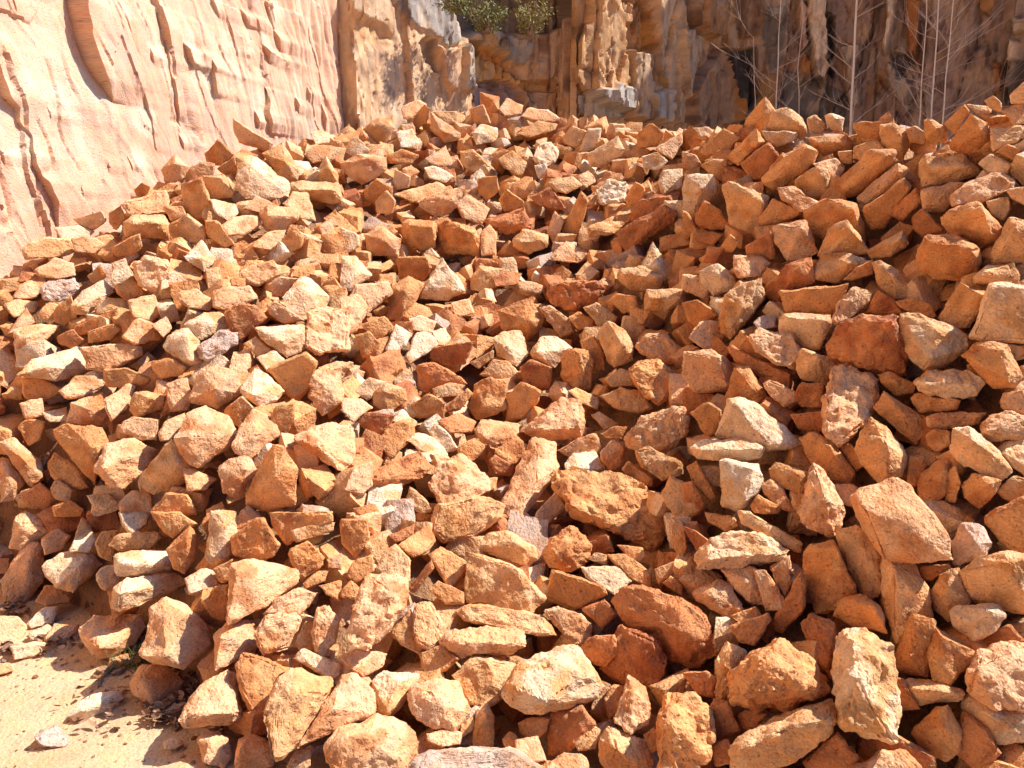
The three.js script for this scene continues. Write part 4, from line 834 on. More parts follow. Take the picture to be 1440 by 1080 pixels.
q('p', 0, 0, .4, [1380,200,1440,175,1440,240,1385,235]);
q('w', 1, 0, .3, [690,970,740,945,775,975,740,1000,695,1000]);
q('g', 1, 0, .3, [150,950,240,890,290,960,280,990,180,990]);
q('p', 1, 0, .3, [-10,200,40,195,35,250,-10,260]);
at(480, 720);
q('p', 1, 1, .5, [-50,970,0,915,150,863,280,900,305,960,300,1100,0,1110,-50,1050], [110,945,30,945], 'broad pink boulder with a crumbly front at the bottom edge', 'the crumbly bottom boulder');
q('p', 1, 2, .7, [20,500,60,400,110,260,190,265,275,290,270,400,200,500,110,580,40,550], [200,330,215,430], 'tall sunlit pink block with a rough face, lower middle left', 'the tall sunlit pink block');
q('p', 1, 0, .4, [0,610,60,580,190,600,180,650,100,690,40,660]);
q('t', 0, 0, .3, [140,250,180,180,230,135,290,200,285,290,160,270]);
q('o', 1, 0, .3, [240,140,370,50,395,120,360,170,300,190]);
q('t', 0, 0, .5, [380,80,400,-30,560,-60,690,-40,680,20,560,100,430,130]);
q('t', 0, 0, .4, [560,150,620,90,700,80,820,150,825,200,780,245,650,180], [750,140]);
q('t', 0, 1, .3, [520,300,540,180,590,175,760,250,850,360,800,430,640,380,530,380], [740,235], 'large flat-faced tan stone with a sharp right corner, lower middle', 'the large flat-faced tan stone');
q('o', 0, 0, .3, [370,180,420,150,530,210,520,260,460,330,430,280,430,220]);
q('o', 0, 0, .3, [370,330,410,290,520,340,515,385,440,390]);
q('t', 0, 0, .4, [490,420,520,395,640,395,860,440,905,520,840,520,620,480,520,460], [], 'long thin tan slab wedged level, lower middle', 'the long thin tan slab');
q('p', 0, 1, .7, [420,540,460,500,580,490,760,500,770,560,720,590,520,615,440,570], [450,545,740,560]);
q('p', 0, 0, .5, [860,420,920,400,1010,430,1060,490,1050,560,1000,570,930,510]);
q('p', 0, 1, .7, [300,450,310,390,380,380,425,480,420,560,370,580,310,540]);
q('t', 0, 0, .3, [210,510,290,410,310,540,360,580,330,600,250,560]);
q('o', -1, 0, .3, [330,600,420,560,500,620,440,670,350,685]);
q('t', 0, 0, .3, [470,690,540,620,640,610,740,650,700,700,680,790,620,830,540,800], [610,625]);
q('c', 1, 2, .5, [690,720,740,650,830,620,930,570,990,570,1060,660,1105,740,1080,770,960,820,840,860,720,830,690,770], [870,640,870,800,730,730,1040,690], 'large cream boulder with a bright tip near the bottom centre', 'the large cream boulder');
q('p', 1, 1, .5, [285,770,300,740,400,705,490,720,545,850,470,915,370,905,300,850], [380,750,430,820]);
q('c', 0, 0, .3, [130,710,180,665,260,690,330,690,300,760,210,875,150,850,150,750], [250,710,195,850]);
q('p', 1, 0, .4, [0,690,100,685,150,750,130,830,60,870,0,890]);
q('t', 0, 0, .3, [550,1000,570,830,610,800,645,860,640,1000], [610,850]);
q('o', 0, 0, .3, [500,900,560,860,560,920,510,950]);
q('p', 1, 0, .4, [360,935,430,920,505,930,500,980,420,990,365,965]);
q('g', 1, 1, .4, [300,1060,380,1000,530,1000,700,1000,780,1040,850,1080,840,1130,300,1130], [], 'flat greyish rock just showing along the bottom edge of the picture', 'the flat greyish bottom rock');
q('p', 1, 0, .3, [735,960,830,945,865,1050,810,1060,735,1010]);
q('o', 0, 0, .3, [680,960,710,925,745,945,730,1010,690,990]);
q('o', -1, 0, .3, [750,890,790,865,880,870,860,930,810,970,760,950]);
q('r', -1, 0, .3, [870,1020,880,850,1010,815,1070,900,1000,950,950,1030], [1020,840]);
q('t', 0, 0, .3, [980,970,1060,900,1100,920,1070,1000,1000,1010]);
q('p', 1, 0, .4, [870,1060,940,1015,1020,1025,1055,1090,860,1100]);
q('t', 0, 0, .6, [1090,960,1130,910,1280,960,1320,1060,1290,1110,1120,1100,1095,1030], [1160,1000]);
q('o', 0, 0, .3, [1275,940,1320,910,1360,940,1345,1000,1300,1020]);
q('o', 0, 1, .9, [1330,850,1380,775,1470,760,1540,830,1570,930,1550,1040,1480,1090,1350,1100], [1360,860], 'rounded rough orange boulder on the bottom edge, right of centre', 'the rounded rough orange boulder');
q('p', 1, 2, .8, [1150,870,1210,690,1280,740,1305,830,1290,890,1220,935,1160,890], [1230,760], 'upright flame-shaped rough pink stone near the bottom, right of the cream boulder', 'the flame-shaped stone');
q('o', 0, 0, .3, [1105,790,1150,730,1210,740,1160,860,1130,880]);
q('r', -1, 0, .6, [1000,580,1050,530,1150,520,1170,590,1110,650,1030,630]);
q('r', -1, -1, .6, [1090,660,1160,600,1180,480,1330,540,1370,640,1320,750,1180,720]);
q('r', -1, 0, .6, [1150,380,1200,325,1300,330,1440,365,1530,440,1590,540,1580,600,1480,660,1400,640,1330,540,1200,470], [1420,500], 'large dark rusty slab overhanging a shaded hollow, lower middle right', 'the dark overhanging slab');
q('o', -1, 0, .3, [850,360,890,245,1100,310,1120,350,980,420]);
q('r', -1, 0, .3, [1020,410,1110,370,1160,430,1100,490]);
q('o', 0, 1, .9, [845,180,880,110,970,60,1060,140,1040,210,970,255,880,230], [900,170]);
q('c', 1, 1, .4, [1010,230,1180,235,1225,290,1160,360,1090,310,1030,270]);
q('t', 0, 0, .3, [1040,200,1070,170,1120,180,1120,225]);
q('o', 0, 0, .3, [1120,180,1200,175,1310,260,1310,320,1230,290,1180,235]);
q('t', 0, 0, .3, [1320,240,1400,210,1430,240,1340,300]);
q('o', 0, 0, .3, [1355,300,1390,270,1440,310,1440,360]);
q('o', 0, 0, .3, [1165,140,1270,150,1285,190,1240,220]);
q('o', -1, 0, .4, [0,130,0,30,110,30,120,110,60,190]);
q('o', 0, 0, .3, [20,270,50,210,130,180,140,250,60,300]);
q('o', 0, 0, .3, [0,330,40,290,90,330,80,380,0,360]);
q('o', 0, 0, .3, [1390,20,1440,40,1460,150,1440,190,1400,150]);
q('r', 0, 0, .3, [200,100,310,50,300,100,230,130]);
q('r', -1, 0, .3, [280,330,380,200,390,240,310,340]);
at(960, 720);
q('c', 0, 1, .8, [55,190,130,110,200,85,310,90,445,160,430,200,320,200,220,240,70,245], [95,200,400,180], 'pale crusty anvil-shaped stone on top of smaller ones, lower right', 'the pale anvil-shaped stone');
q('p', 0, 0, .6, [165,245,300,230,360,330,340,390,280,390,210,310], [290,300]);
q('p', 0, 0, .6, [300,240,350,245,430,370,420,410,350,420,360,340]);
q('p', 0, 0, .6, [40,345,150,285,200,310,260,420,210,460,110,410], [110,350]);
q('o', 0, 0, .5, [200,440,310,400,335,450,290,500]);
q('p', 0, 0, .5, [370,230,450,185,460,290,435,370,390,290]);
q('r', -1, 0, .3, [370,480,450,380,500,250,520,300,510,420,420,510]);
q('o', -1, 0, .3, [515,180,540,140,640,120,680,220,730,340,680,400,560,425,525,330], [655,160], 'dark orange upright block in shade, lower right of the heap', 'the dark upright block');
q('t', 0, 0, .5, [655,90,740,60,840,150,850,200,850,330,790,365,740,340,700,240], [760,150]);
q('o', -1, 0, .3, [640,440,680,360,760,350,830,400,830,480,860,510,720,480], [700,370,810,410]);
q('t', 0, 0, .3, [240,0,290,5,500,130,490,165,430,150,250,50]);
q('o', 0, 0, .3, [195,480,300,500,360,430,370,460,300,565,240,550]);
q('t', 0, 0, .8, [135,760,145,620,180,545,260,590,270,640,200,770,160,800], [200,610]);
q('o', 0, 1, 1, [190,770,210,690,280,600,400,530,440,570,540,620,620,750,430,835,300,840,220,800], [330,610,560,740,260,770], 'broad crusty orange boulder with a toothed top, lower right', 'the crusty toothed boulder');
q('r', 0, 0, .8, [500,470,540,430,640,470,650,520,630,590,620,690,570,650,540,570]);
q('c', 1, 2, .9, [640,520,680,495,750,500,885,575,880,640,870,740,905,870,890,970,760,910,680,890,640,760,630,680], [730,700,720,540], 'tall pitted cream boulder with a pointed foot, lower right', 'the tall pitted cream boulder');
q('t', 0, 0, .3, [850,180,910,180,970,200,1030,320,1060,450,960,530,900,550,885,450,845,380], [895,250], 'tall greyish tan slab standing upright, lower right', 'the tall standing tan slab');
q('o', -1, 0, .4, [890,620,970,440,1060,460,1040,560,1040,700,900,670], [960,610]);
q('o', 0, 1, .2, [1030,600,1060,480,1240,590,1220,640,1130,725,1060,710], [1090,520], 'yellowish orange shell-shaped stone, lower right', 'the shell-shaped stone');
q('t', 0, 0, .3, [920,750,950,700,1080,715,1185,760,1170,800,1000,810], [980,745,1150,765]);
q('o', -1, 0, .3, [970,940,1060,820,1120,815,1170,930,1165,1000,1110,1045,1000,990], [1100,910]);
q('c', 0, 1, .3, [1130,420,1160,390,1330,390,1360,440,1310,510,1220,545,1150,480], [1240,470,1310,420]);
q('r', -1, 0, .3, [1180,520,1380,480,1440,540,1250,580]);
q('t', -1, 0, .3, [1045,340,1080,270,1160,240,1215,380,1140,400,1120,470,1060,410], [1120,310]);
q('g', 0, 0, .3, [1140,220,1130,130,1180,50,1260,55,1300,130,1280,180,1170,230], [1240,130]);
q('t', -1, 1, .3, [1165,250,1230,190,1350,170,1480,190,1480,430,1330,400,1230,370,1190,320], [1380,215], 'big rounded tan boulder cut by the right edge, lower right', 'the big rounded tan boulder');
q('o', 0, 0, .3, [1270,20,1440,-60,1480,-60,1480,180,1380,160,1290,60]);
q('p', 1, 1, .9, [1200,700,1240,590,1290,575,1480,560,1480,850,1330,840,1210,770], [1240,650], 'rough-topped pink block cut by the right edge near the bottom', 'the rough-topped pink block');
q('c', 0, 0, .3, [1180,830,1210,770,1330,840,1480,860,1480,970,1330,980,1290,910], [1300,860]);
q('r', -1, 0, .3, [1150,1020,1180,840,1290,920,1320,980,1340,1020,1240,1080]);
q('t', 0, 1, .5, [205,990,250,950,450,850,620,790,660,850,610,950,470,1040,300,1090,220,1080], [460,890,630,870,240,1000], 'long tan stone slanting up to the right at the bottom', 'the long slanting tan stone');
q('r', -1, 0, .3, [510,1050,650,930,740,1040,720,1100,530,1100]);
q('r', -1, -1, .3, [730,990,760,920,900,940,1060,1030,1060,1100,800,1100]);
q('p', 1, 1, .4, [710,1080,830,1015,930,1010,1000,1070,1000,1130,720,1130]);
q('r', -1, 0, .3, [100,850,130,785,190,800,240,920,180,955,130,960]);
q('r', -1, 0, .3, [230,860,280,830,360,850,300,920,240,920]);
q('r', -1, 0, .3, [120,980,190,960,220,1060,140,1070]);
q('r', -1, 0, .3, [0,680,100,670,140,700,130,780,60,770]);
q('r', -1, 0, .3, [0,60,60,80,140,150,70,180]);
q('o', 0, 0, .3, [0,220,40,230,40,280,0,290]);
q('r', -1, 0, .3, [880,690,930,710,930,790,1000,830,900,840]);
q('o', 0, 0, .3, [1260,1060,1330,1045,1440,1090,1260,1130]);
q('o', -1, 0, .3, [1000,230,1120,220,1130,240,1050,290,1010,280]);
q('o', 0, 0, .3, [95,0,210,20,240,60,180,85,110,40]);

// which part of the picture the surveyed stones take up, so that the rubble can lie lower there
const MW = 360, MH = 270, mask = new Uint8Array(MW * MH);
for (const s of survey) {
  const xs = s.o.map((p) => p[0]), ys = s.o.map((p) => p[1]);
  s.x0 = Math.min(...xs); s.x1 = Math.max(...xs); s.y0 = Math.min(...ys); s.y1 = Math.max(...ys);
  let A = 0, cx = 0, cy = 0; s.o.forEach(([x, y], i) => { const [u, v] = s.o[(i + 1) % s.o.length], k = x * v - u * y; A += k; cx += (x + u) * k; cy += (y + v) * k; });
  s.area = Math.abs(A / 2); s.cx = cx / (3 * A); s.cy = cy / (3 * A);
  for (let j = Math.max(0, Math.floor(s.y0 / 4)); j <= Math.min(MH - 1, s.y1 / 4); j++) for (let i = Math.max(0, Math.floor(s.x0 / 4)); i <= Math.min(MW - 1, s.x1 / 4); i++) if (inside(s.o, i * 4 + 2, j * 4 + 2)) mask[j * MW + i] = 1;
}
function covered(px, py) { const i = Math.floor(px / 4), j = Math.floor(py / 4); return i >= 0 && j >= 0 && i < MW && j < MH ? mask[j * MW + i] : 0; }

// a surveyed stone at its own distance, real size and thickness
function buildStone(s, k) {
  s.o = s.o.map(([x, y]) => [s.cx + (x - s.cx) * 1.06, s.cy + (y - s.cy) * 1.06]);
  const r = rng(500 + k * 13), v = ray(s.cx, s.cy).negate(), hit = onHeap(s.cx, s.cy), w = Math.sqrt(s.area) / FPX * hit.s * 1.12;
  const C = hit.p.clone().addScaledVector(v, w * (0.10 + 0.22 * s.out + 0.1 * (r() - 0.5)));
  const slope = heapNormal(hit.p.x, hit.p.z);
  const m = v.clone().addScaledVector(slope, 0.25).addScaledVector(SUN, s.lean > 0 ? 0.55 : s.lean < 0 ? -0.42 : 0.02)
    .add(new THREE.Vector3(r() - 0.5, r() - 0.5, r() - 0.5).multiplyScalar(0.3)).normalize();
  const on = (x, y, toward) => { // point of a line of sight on the stone's main plane, moved towards the eye
    const d = ray(x, y), den = d.dot(m); let t = C.clone().sub(EYE).dot(m) / (Math.abs(den) < 0.3 ? -0.3 : den);
    const t0 = C.distanceTo(EYE); t = clamp(t, t0 - 0.45 * w, t0 + 0.45 * w);
    return EYE.clone().addScaledVector(d, t - toward);
  };
  const pts = [];
  const thick = w * (0.42 + 0.2 * r());
  for (const [x, y] of s.o) {
    pts.push(on(x, y, 0.03 * w * (r() - 0.5)));
    const f = 0.72 + 0.2 * r(); pts.push(on(mix(s.cx, x, f), mix(s.cy, y, f), -thick * (0.7 + 0.5 * r())));
    if (!s.r.length) { const b = 0.86; pts.push(on(mix(s.cx, x, b), mix(s.cy, y, b), w * (0.07 + 0.05 * r()))); }
  }
  for (const [x, y] of s.r) pts.push(on(x, y, w * (0.26 + 0.1 * r())));
  const [tint, stain] = tinter(s.tone, r), cell = Math.max(w * 0.055, 0.0042 * hit.s);
  return { geo: stone(pts, w, cell, 3000 + k, tint, stain, s.rough, 6000), base: pts.reduce((a, p) => (p.y < a.y ? p : a)).clone(), w };
}
const byArea = survey.map((s, i) => i).sort((a, b) => (survey[b].label ? 1e6 : 0) + survey[b].area - (survey[a].label ? 1e6 : 0) - survey[a].area);
const singles = new Set(byArea.slice(0, 300)), lesser = [];
const marks = survey.filter((s) => s.label), usedLabels = new Set();
const DIRS = ['right of', 'below and right of', 'below', 'below and left of', 'left of', 'above and left of', 'above', 'above and right of'];
function shapeWord(s) {
  const a = (s.x1 - s.x0) / (s.y1 - s.y0), bb = s.area / ((s.x1 - s.x0) * (s.y1 - s.y0));
  if (a > 2) return 'flat'; if (a > 1.5) return 'wide'; if (a < 0.72) return 'upright'; if (s.rough >= 0.7) return 'rough'; if (bb > 0.78) return 'blocky'; if (s.o.length <= 4) return 'wedge-like'; return s.lean < 0 ? 'shaded' : s.lean > 0 ? 'sunlit' : 'angular';
}
function nameStone(s) {
  if (s.label) return s.label;
  const near = marks.map((m) => [Math.hypot(m.cx - s.cx, m.cy - s.cy), m]).sort((a, b) => a[0] - b[0]);
  const size = s.area > 3600 ? 'large' : s.area > 1700 ? 'middling' : 'small';
  for (const far of ['just ', '', 'well ']) for (const [d, m] of near.slice(0, 6)) {
    if ((far === 'just ' && d > 85) || (far === '' && d > 190) || (far === '' && d < 70) || (far === 'well ' && d < 130)) continue;
    const dir = DIRS[(Math.round(Math.atan2(s.cy - m.cy, s.cx - m.cx) / (Math.PI / 4)) + 8) % 8];
    const l = `${size} ${shapeWord(s)} ${TONES[s.tone].word} stone ${far}${dir} ${m.short}`;
    if (!usedLabels.has(l) && l.split(' ').length <= 16) { usedLabels.add(l); return l; }
  }
  for (const [, m] of near) { const l = `${size} ${shapeWord(s)} ${TONES[s.tone].word} stone some way from ${m.short}`; if (!usedLabels.has(l)) { usedLabels.add(l); return l; } }
}
survey.forEach((s, k) => {
  const b = buildStone(s, k);
  if (!singles.has(k)) { lesser.push(b.geo); return; }
  b.geo.translate(-b.base.x, -b.base.y, -b.base.z);
  const m = addMesh('stone', b.geo, rockMat); m.position.copy(b.base);
  tag(m, nameStone(s), 'stone', 'broken sandstone blocks of the heap');
});
console.log('surveyed', survey.length, 'marks', marks.length);

/* ---------- the smaller stones of the heap: more than anyone could tell apart ---------- */
{
  const r = rng(991), geos = [], tones = 'ooooottttpppccrrgw';
  const cover = (p) => { // is the place under a stone that was surveyed on its own?
    const v = p.clone().sub(EYE), c = Math.cos(PITCH), s = Math.sin(PITCH), y = v.y * c - v.z * s, z = v.y * s + v.z * c;
    if (z > -0.1) return 0; return covered((720 + FPX * v.x / -z), (540 - FPX * y / -z));
  };
  let n = 0;
  for (let ring = 1.15; ring < 8.2; ring += 0.098) {
    const step = 0.115 / ring;
    for (let t = -1.15; t < 1.35; t += step) {
      const inView = Math.abs(t) < 0.86, d = ring + (r() - 0.5) * 0.1, a = t + (r() - 0.5) * step, dc = smooth(crest, a, 1);
      if (!inView && r() < 0.72) continue;
      if (d > dc + 0.9 || (d > dc + 0.3 && r() < 0.6)) continue;
      const x = d * Math.sin(a), z = -d * Math.cos(a), h = heap(x, z);
      if (h < 0.03 + 0.05 * r()) continue;
      let size = (inView ? 0.10 + 0.11 * r() * r() + 0.025 * r() : 0.2 + 0.14 * r());
      const N = heapNormal(x, z), p = new THREE.Vector3(x, h, z), cov = inView ? cover(p) : 0;
      if (cov && r() < 0.15) continue;
      p.addScaledVector(N, (cov ? -0.8 : -0.42 - 0.15 * r()) * size - (cov ? 0.07 : 0.01));
      const pts = [], e = [0.5 + 0.25 * r(), 0.28 + 0.25 * r(), 0.35 + 0.25 * r()], q = new THREE.Quaternion().setFromEuler(new THREE.Euler((r() - 0.5) * 1.6, r() * 6.28, (r() - 0.5) * 1.6));
      const m = 8 + Math.floor(r() * 5);
      for (let i = 0; i < m; i++) { const c = i < 8 ? [(i & 1 ? 1 : -1) * (0.55 + 0.45 * r()), (i & 2 ? 1 : -1) * (0.55 + 0.45 * r()), (i & 4 ? 1 : -1) * (0.55 + 0.45 * r())] : [2 * r() - 1, 2 * r() - 1, 2 * r() - 1]; pts.push(new THREE.Vector3(c[0] * e[0], c[1] * e[1], c[2] * e[2]).multiplyScalar(size).applyQuaternion(q).add(p)); }
      const [tt, st] = tinter(tones[Math.floor(r() * tones.length)], r);
      geos.push(stone(pts, size, inView ? size * (cov ? 0.3 : 0.17) : size * 0.4, 40 + n, tt, st, 0.2 + 0.6 * r(), 420)); n++;
    }
  }
  const m = addMesh("rubble", mergeGeometries([...geos, ...lesser]), rockMat);
  tag(m, 'smaller broken sandstone filling the gaps of the heap', null, null, 'stuff');
  console.log('small stones', n, 'triangles', m.geometry.attributes.position.count / 3);
}

/* ---------- trees, shrubs, leaves and crumbs ---------- */
function twig(pts, r0, r1, sides = 4) { // a tapering stem through points
  const P = [], Nn = [], I = [], n = pts.length;
  for (let i = 0; i < n; i++) {
    const t = pts[Math.min(n - 1, i + 1)].clone().sub(pts[Math.max(0, i - 1)]).normalize(), a = Math.abs(t.y) < 0.9 ? new THREE.Vector3(0, 1, 0) : new THREE.Vector3(1, 0, 0), u = new THREE.Vector3().crossVectors(t, a).normalize(), v = new THREE.Vector3().crossVectors(t, u), r = mix(r0, r1, i / (n - 1));
    for (let k = 0; k < sides; k++) { const c = Math.cos(k / sides * 6.2832), s = Math.sin(k / sides * 6.2832), d = u.clone().multiplyScalar(c).addScaledVector(v, s); P.push(pts[i].x + d.x * r, pts[i].y + d.y * r, pts[i].z + d.z * r); Nn.push(d.x, d.y, d.z); }
  }
  for (let i = 0; i + 1 < n; i++) for (let k = 0; k < sides; k++) { const a = i * sides + k, b = i * sides + (k + 1) % sides, c = a + sides, d = b + sides; I.push(a, b, c, b, d, c); }
  const g = new THREE.BufferGeometry(); g.setAttribute('position', new THREE.Float32BufferAttribute(P, 3)); g.setAttribute('normal', new THREE.Float32BufferAttribute(Nn, 3)); g.setAttribute('uv', new THREE.Float32BufferAttribute(new Float32Array(P.length / 3 * 2), 2)); g.setIndex(I); return g;
}
const lin = (r, g, b) => new THREE.Color().setRGB(r, g, b);
const barkPale = new THREE.MeshStandardMaterial({ color: lin(0.78, 0.70, 0.62) , roughness: 0.9 });
const barkGrey = new THREE.MeshStandardMaterial({ color: lin(0.62, 0.52, 0.45), roughness: 0.9 });
const twigRed = new THREE.MeshStandardMaterial({ color: lin(0.36, 0.23, 0.19), roughness: 0.9 });
const V3 = (x, y, z) => new THREE.Vector3(x, y, z);
const spot = (px, py, z) => { const r = ray(px, py); return EYE.clone().addScaledVector(r, z / r.z); };
function wander(r, from, dir, len, n, bend, lift = 0) { const pts = [from.clone()], d = dir.clone().normalize(); for (let i = 1; i <= n; i++) { d.add(V3(r() - 0.5, r() - 0.5 + lift, r() - 0.5).multiplyScalar(bend)).normalize(); pts.push(pts[i - 1].clone().addScaledVector(d, len / n)); } return pts; }
function bareTree(label, top, foot, z, girth, limbs, seed, height) {
  const r = rng(seed), a = spot(...top, z), b = spot(...foot, z), dir = a.clone().sub(b).normalize(), base = b.clone().addScaledVector(dir, -b.y / dir.y);
  const g = new THREE.Group(); g.name = numbered('bare_tree'); g.position.copy(base); scene.add(g);
  const n = 14, trunk = []; for (let i = 0; i <= n; i++) trunk.push(dir.clone().multiplyScalar(height / dir.y * i / n).add(V3(0.05 * noise(i * 0.5, seed, 1), 0, 0.05 * noise(i * 0.5, seed, 5))));
  addMesh('trunk', twig(trunk, girth, girth * 0.3, 7), barkPale, g);
  const geos = [];
  for (let k = 0; k < limbs; k++) {
    const f = 0.25 + 0.75 * (k + r()) / limbs, i = Math.min(n - 1, Math.floor(f * n)), p = trunk[i].clone().lerp(trunk[i + 1], f * n - i), an = r() * 6.28, up = 0.35 + 0.6 * r();
    const len = (0.35 + 0.75 * r()) * (1.1 - 0.5 * f), q = wander(r, p, V3(Math.cos(an), up, Math.sin(an)), len, 6, 0.35, 0.12), w = girth * 0.22 * (1.1 - 0.5 * f) + 0.0015;
    geos.push(twig(q, w, 0.0016));
    for (let m = 0; m < 5; m++) { const j = 1 + Math.floor(r() * 5), e = wander(r, q[j], q[j].clone().sub(p).normalize().add(V3(r() - 0.5, r() * 0.8, r() - 0.5)), len * (0.3 + 0.3 * r()), 4, 0.4, 0.1); geos.push(twig(e, w * 0.45 + 0.0008, 0.001, 3)); }
  }
  addMesh('crown', mergeGeometries(geos), barkGrey, g);
  return tag(g, label, 'tree', 'bare saplings before the back cliff');
}
bareTree('thickest pale bare sapling with arching side branches before the dark cliff', [1205, 0], [1197, 165], -11.2, 0.026, 34, 11, 6.2);
bareTree('thin bare sapling left of the thickest one, near the crest gable stones', [1097, 0], [1091, 150], -11.6, 0.014, 22, 12, 5.6);
bareTree('short slender bare sapling between the thickest sapling and the leftmost one', [1126, 40], [1123, 155], -11.9, 0.011, 20, 13, 4.6);
bareTree('leftmost of the three straight bare saplings standing close together', [1305, 0], [1292, 165], -10.6, 0.013, 24, 14, 5.6);
bareTree('middle one of the three straight bare saplings standing close together', [1320, 0], [1310, 163], -10.4, 0.015, 26, 15, 5.8);
bareTree('rightmost of the three straight bare saplings standing close together', [1339, 20], [1326, 168], -10.2, 0.013, 24, 16, 5.0);
bareTree('tiny bare sapling before the black stain of the back cliff', [1060, 70], [1061, 145], -11.2, 0.008, 12, 17, 3.9);

function drySh(label, px, py, z, w, h, n, mat, seed) {
  const r = rng(seed), top = spot(px, py, z), base = V3(top.x, 0, z), g = new THREE.Group(); g.name = numbered('dry_shrub'); g.position.copy(base); scene.add(g);
  const stems = [], fine = [];
  for (let k = 0; k < n; k++) {
    const a = r() * 6.28, lean = 0.15 + 0.35 * r(), q = wander(r, V3((r() - 0.5) * w * 0.5, 0, (r() - 0.5) * w * 0.4), V3(Math.cos(a) * lean, 1, Math.sin(a) * lean), h * (0.7 + 0.5 * r()), 9, 0.22, 0.08);
    stems.push(twig(q, 0.008, 0.002));
    for (let m = 0; m < 9; m++) { const j = 3 + Math.floor(r() * 6), e = wander(r, q[j], V3(r() - 0.5, r() * 0.9, r() - 0.5), 0.3 + 0.4 * r(), 5, 0.5, 0.05); fine.push(twig(e, 0.0032, 0.0012, 3)); if (r() < 0.8) fine.push(twig(wander(r, e[2], V3(r() - 0.5, r() - 0.2, r() - 0.5), 0.2, 3, 0.5), 0.002, 0.001, 3)); }
  }
  addMesh('stem', mergeGeometries(stems), mat, g); addMesh('twigs', mergeGeometries(fine), mat, g);
  return tag(g, label, 'shrub', 'dry leafless shrubs before the back cliff');
}
drySh('leafless reddish twiggy shrub behind the three straight saplings', 1330, 60, -10.9, 1.5, 3.2, 34, twigRed, 21);
drySh('leafless twiggy shrub at the far right before the cliff', 1415, 70, -10.2, 1.3, 3.1, 30, twigRed, 22);
drySh('pale dry brambles at the foot of the cliff right of the thickest sapling', 1245, 145, -11.4, 1.4, 2.4, 26, barkGrey, 23);
drySh('pale tangled brambles below the black stained rock left of the thickest sapling', 1140, 130, -11.9, 1.2, 2.5, 24, barkGrey, 24);

/* green shrubs on the ledge of the back cliff */
const leafA = new THREE.MeshStandardMaterial({ color: lin(0.17, 0.17, 0.045), roughness: 0.8, side: THREE.DoubleSide }), leafB = new THREE.MeshStandardMaterial({ color: lin(0.26, 0.22, 0.06), roughness: 0.8, side: THREE.DoubleSide });
function greenShrub(label, px, py, z, w, h, n, mat, seed) {
  const r = rng(seed), base = spot(px, py, z), g = new THREE.Group(); g.name = numbered('green_shrub'); g.position.copy(base); scene.add(g);
  const stems = [], P = [], I = [];
  for (let k = 0; k < n; k++) {
    const a = r() * 6.28, q = wander(r, V3((r() - 0.5) * w * 0.3, -0.1, (r() - 0.5) * 0.2), V3(Math.cos(a) * 0.9 * w, h, Math.sin(a) * 0.5 * w), h * (0.6 + 0.7 * r()), 6, 0.3, 0.02);
    stems.push(twig(q, 0.007, 0.002, 3));
    for (let m = 0; m < 46; m++) {
      const j = 2 + Math.floor(r() * 5), c = q[Math.min(6, j)].clone().add(V3(r() - 0.5, r() - 0.5, r() - 0.5).multiplyScalar(0.16)), d = V3(r() - 0.5, r() - 0.3, r() - 0.5).normalize(), s = V3(r() - 0.5, r() - 0.5, r() - 0.5).cross(d).normalize(), L = 0.03 + 0.03 * r(), W = L * 0.22, o = P.length / 3;
      const A = c, B = c.clone().addScaledVector(d, L * 0.5).addScaledVector(s, W), D = c.clone().addScaledVector(d, L), E = c.clone().addScaledVector(d, L * 0.5).addScaledVector(s, -W);
      P.push(A.x, A.y, A.z, B.x, B.y, B.z, D.x, D.y, D.z, E.x, E.y, E.z); I.push(o, o + 1, o + 2, o, o + 2, o + 3);
    }
  }
  addMesh('stem', mergeGeometries(stems), twigRed, g);
  const fg = new THREE.BufferGeometry(); fg.setAttribute('position', new THREE.Float32BufferAttribute(P, 3)); fg.setIndex(I); fg.computeVertexNormals();
  addMesh('foliage', fg, mat, g);
  return tag(g, label, 'shrub', 'green shrubs on the cliff ledge');
}
greenShrub('olive green shrub on the cliff ledge, larger of the two clear ones', 686, 34, -10.3, 0.26, 0.34, 26, leafA, 31);
greenShrub('yellowish green shrub on the cliff ledge beside the olive green one', 747, 40, -10.6, 0.24, 0.36, 22, leafB, 32);
greenShrub('dark low shrub at the left end of the cliff ledge, half cut off', 640, 2, -9.9, 0.3, 0.2, 22, leafA, 33);

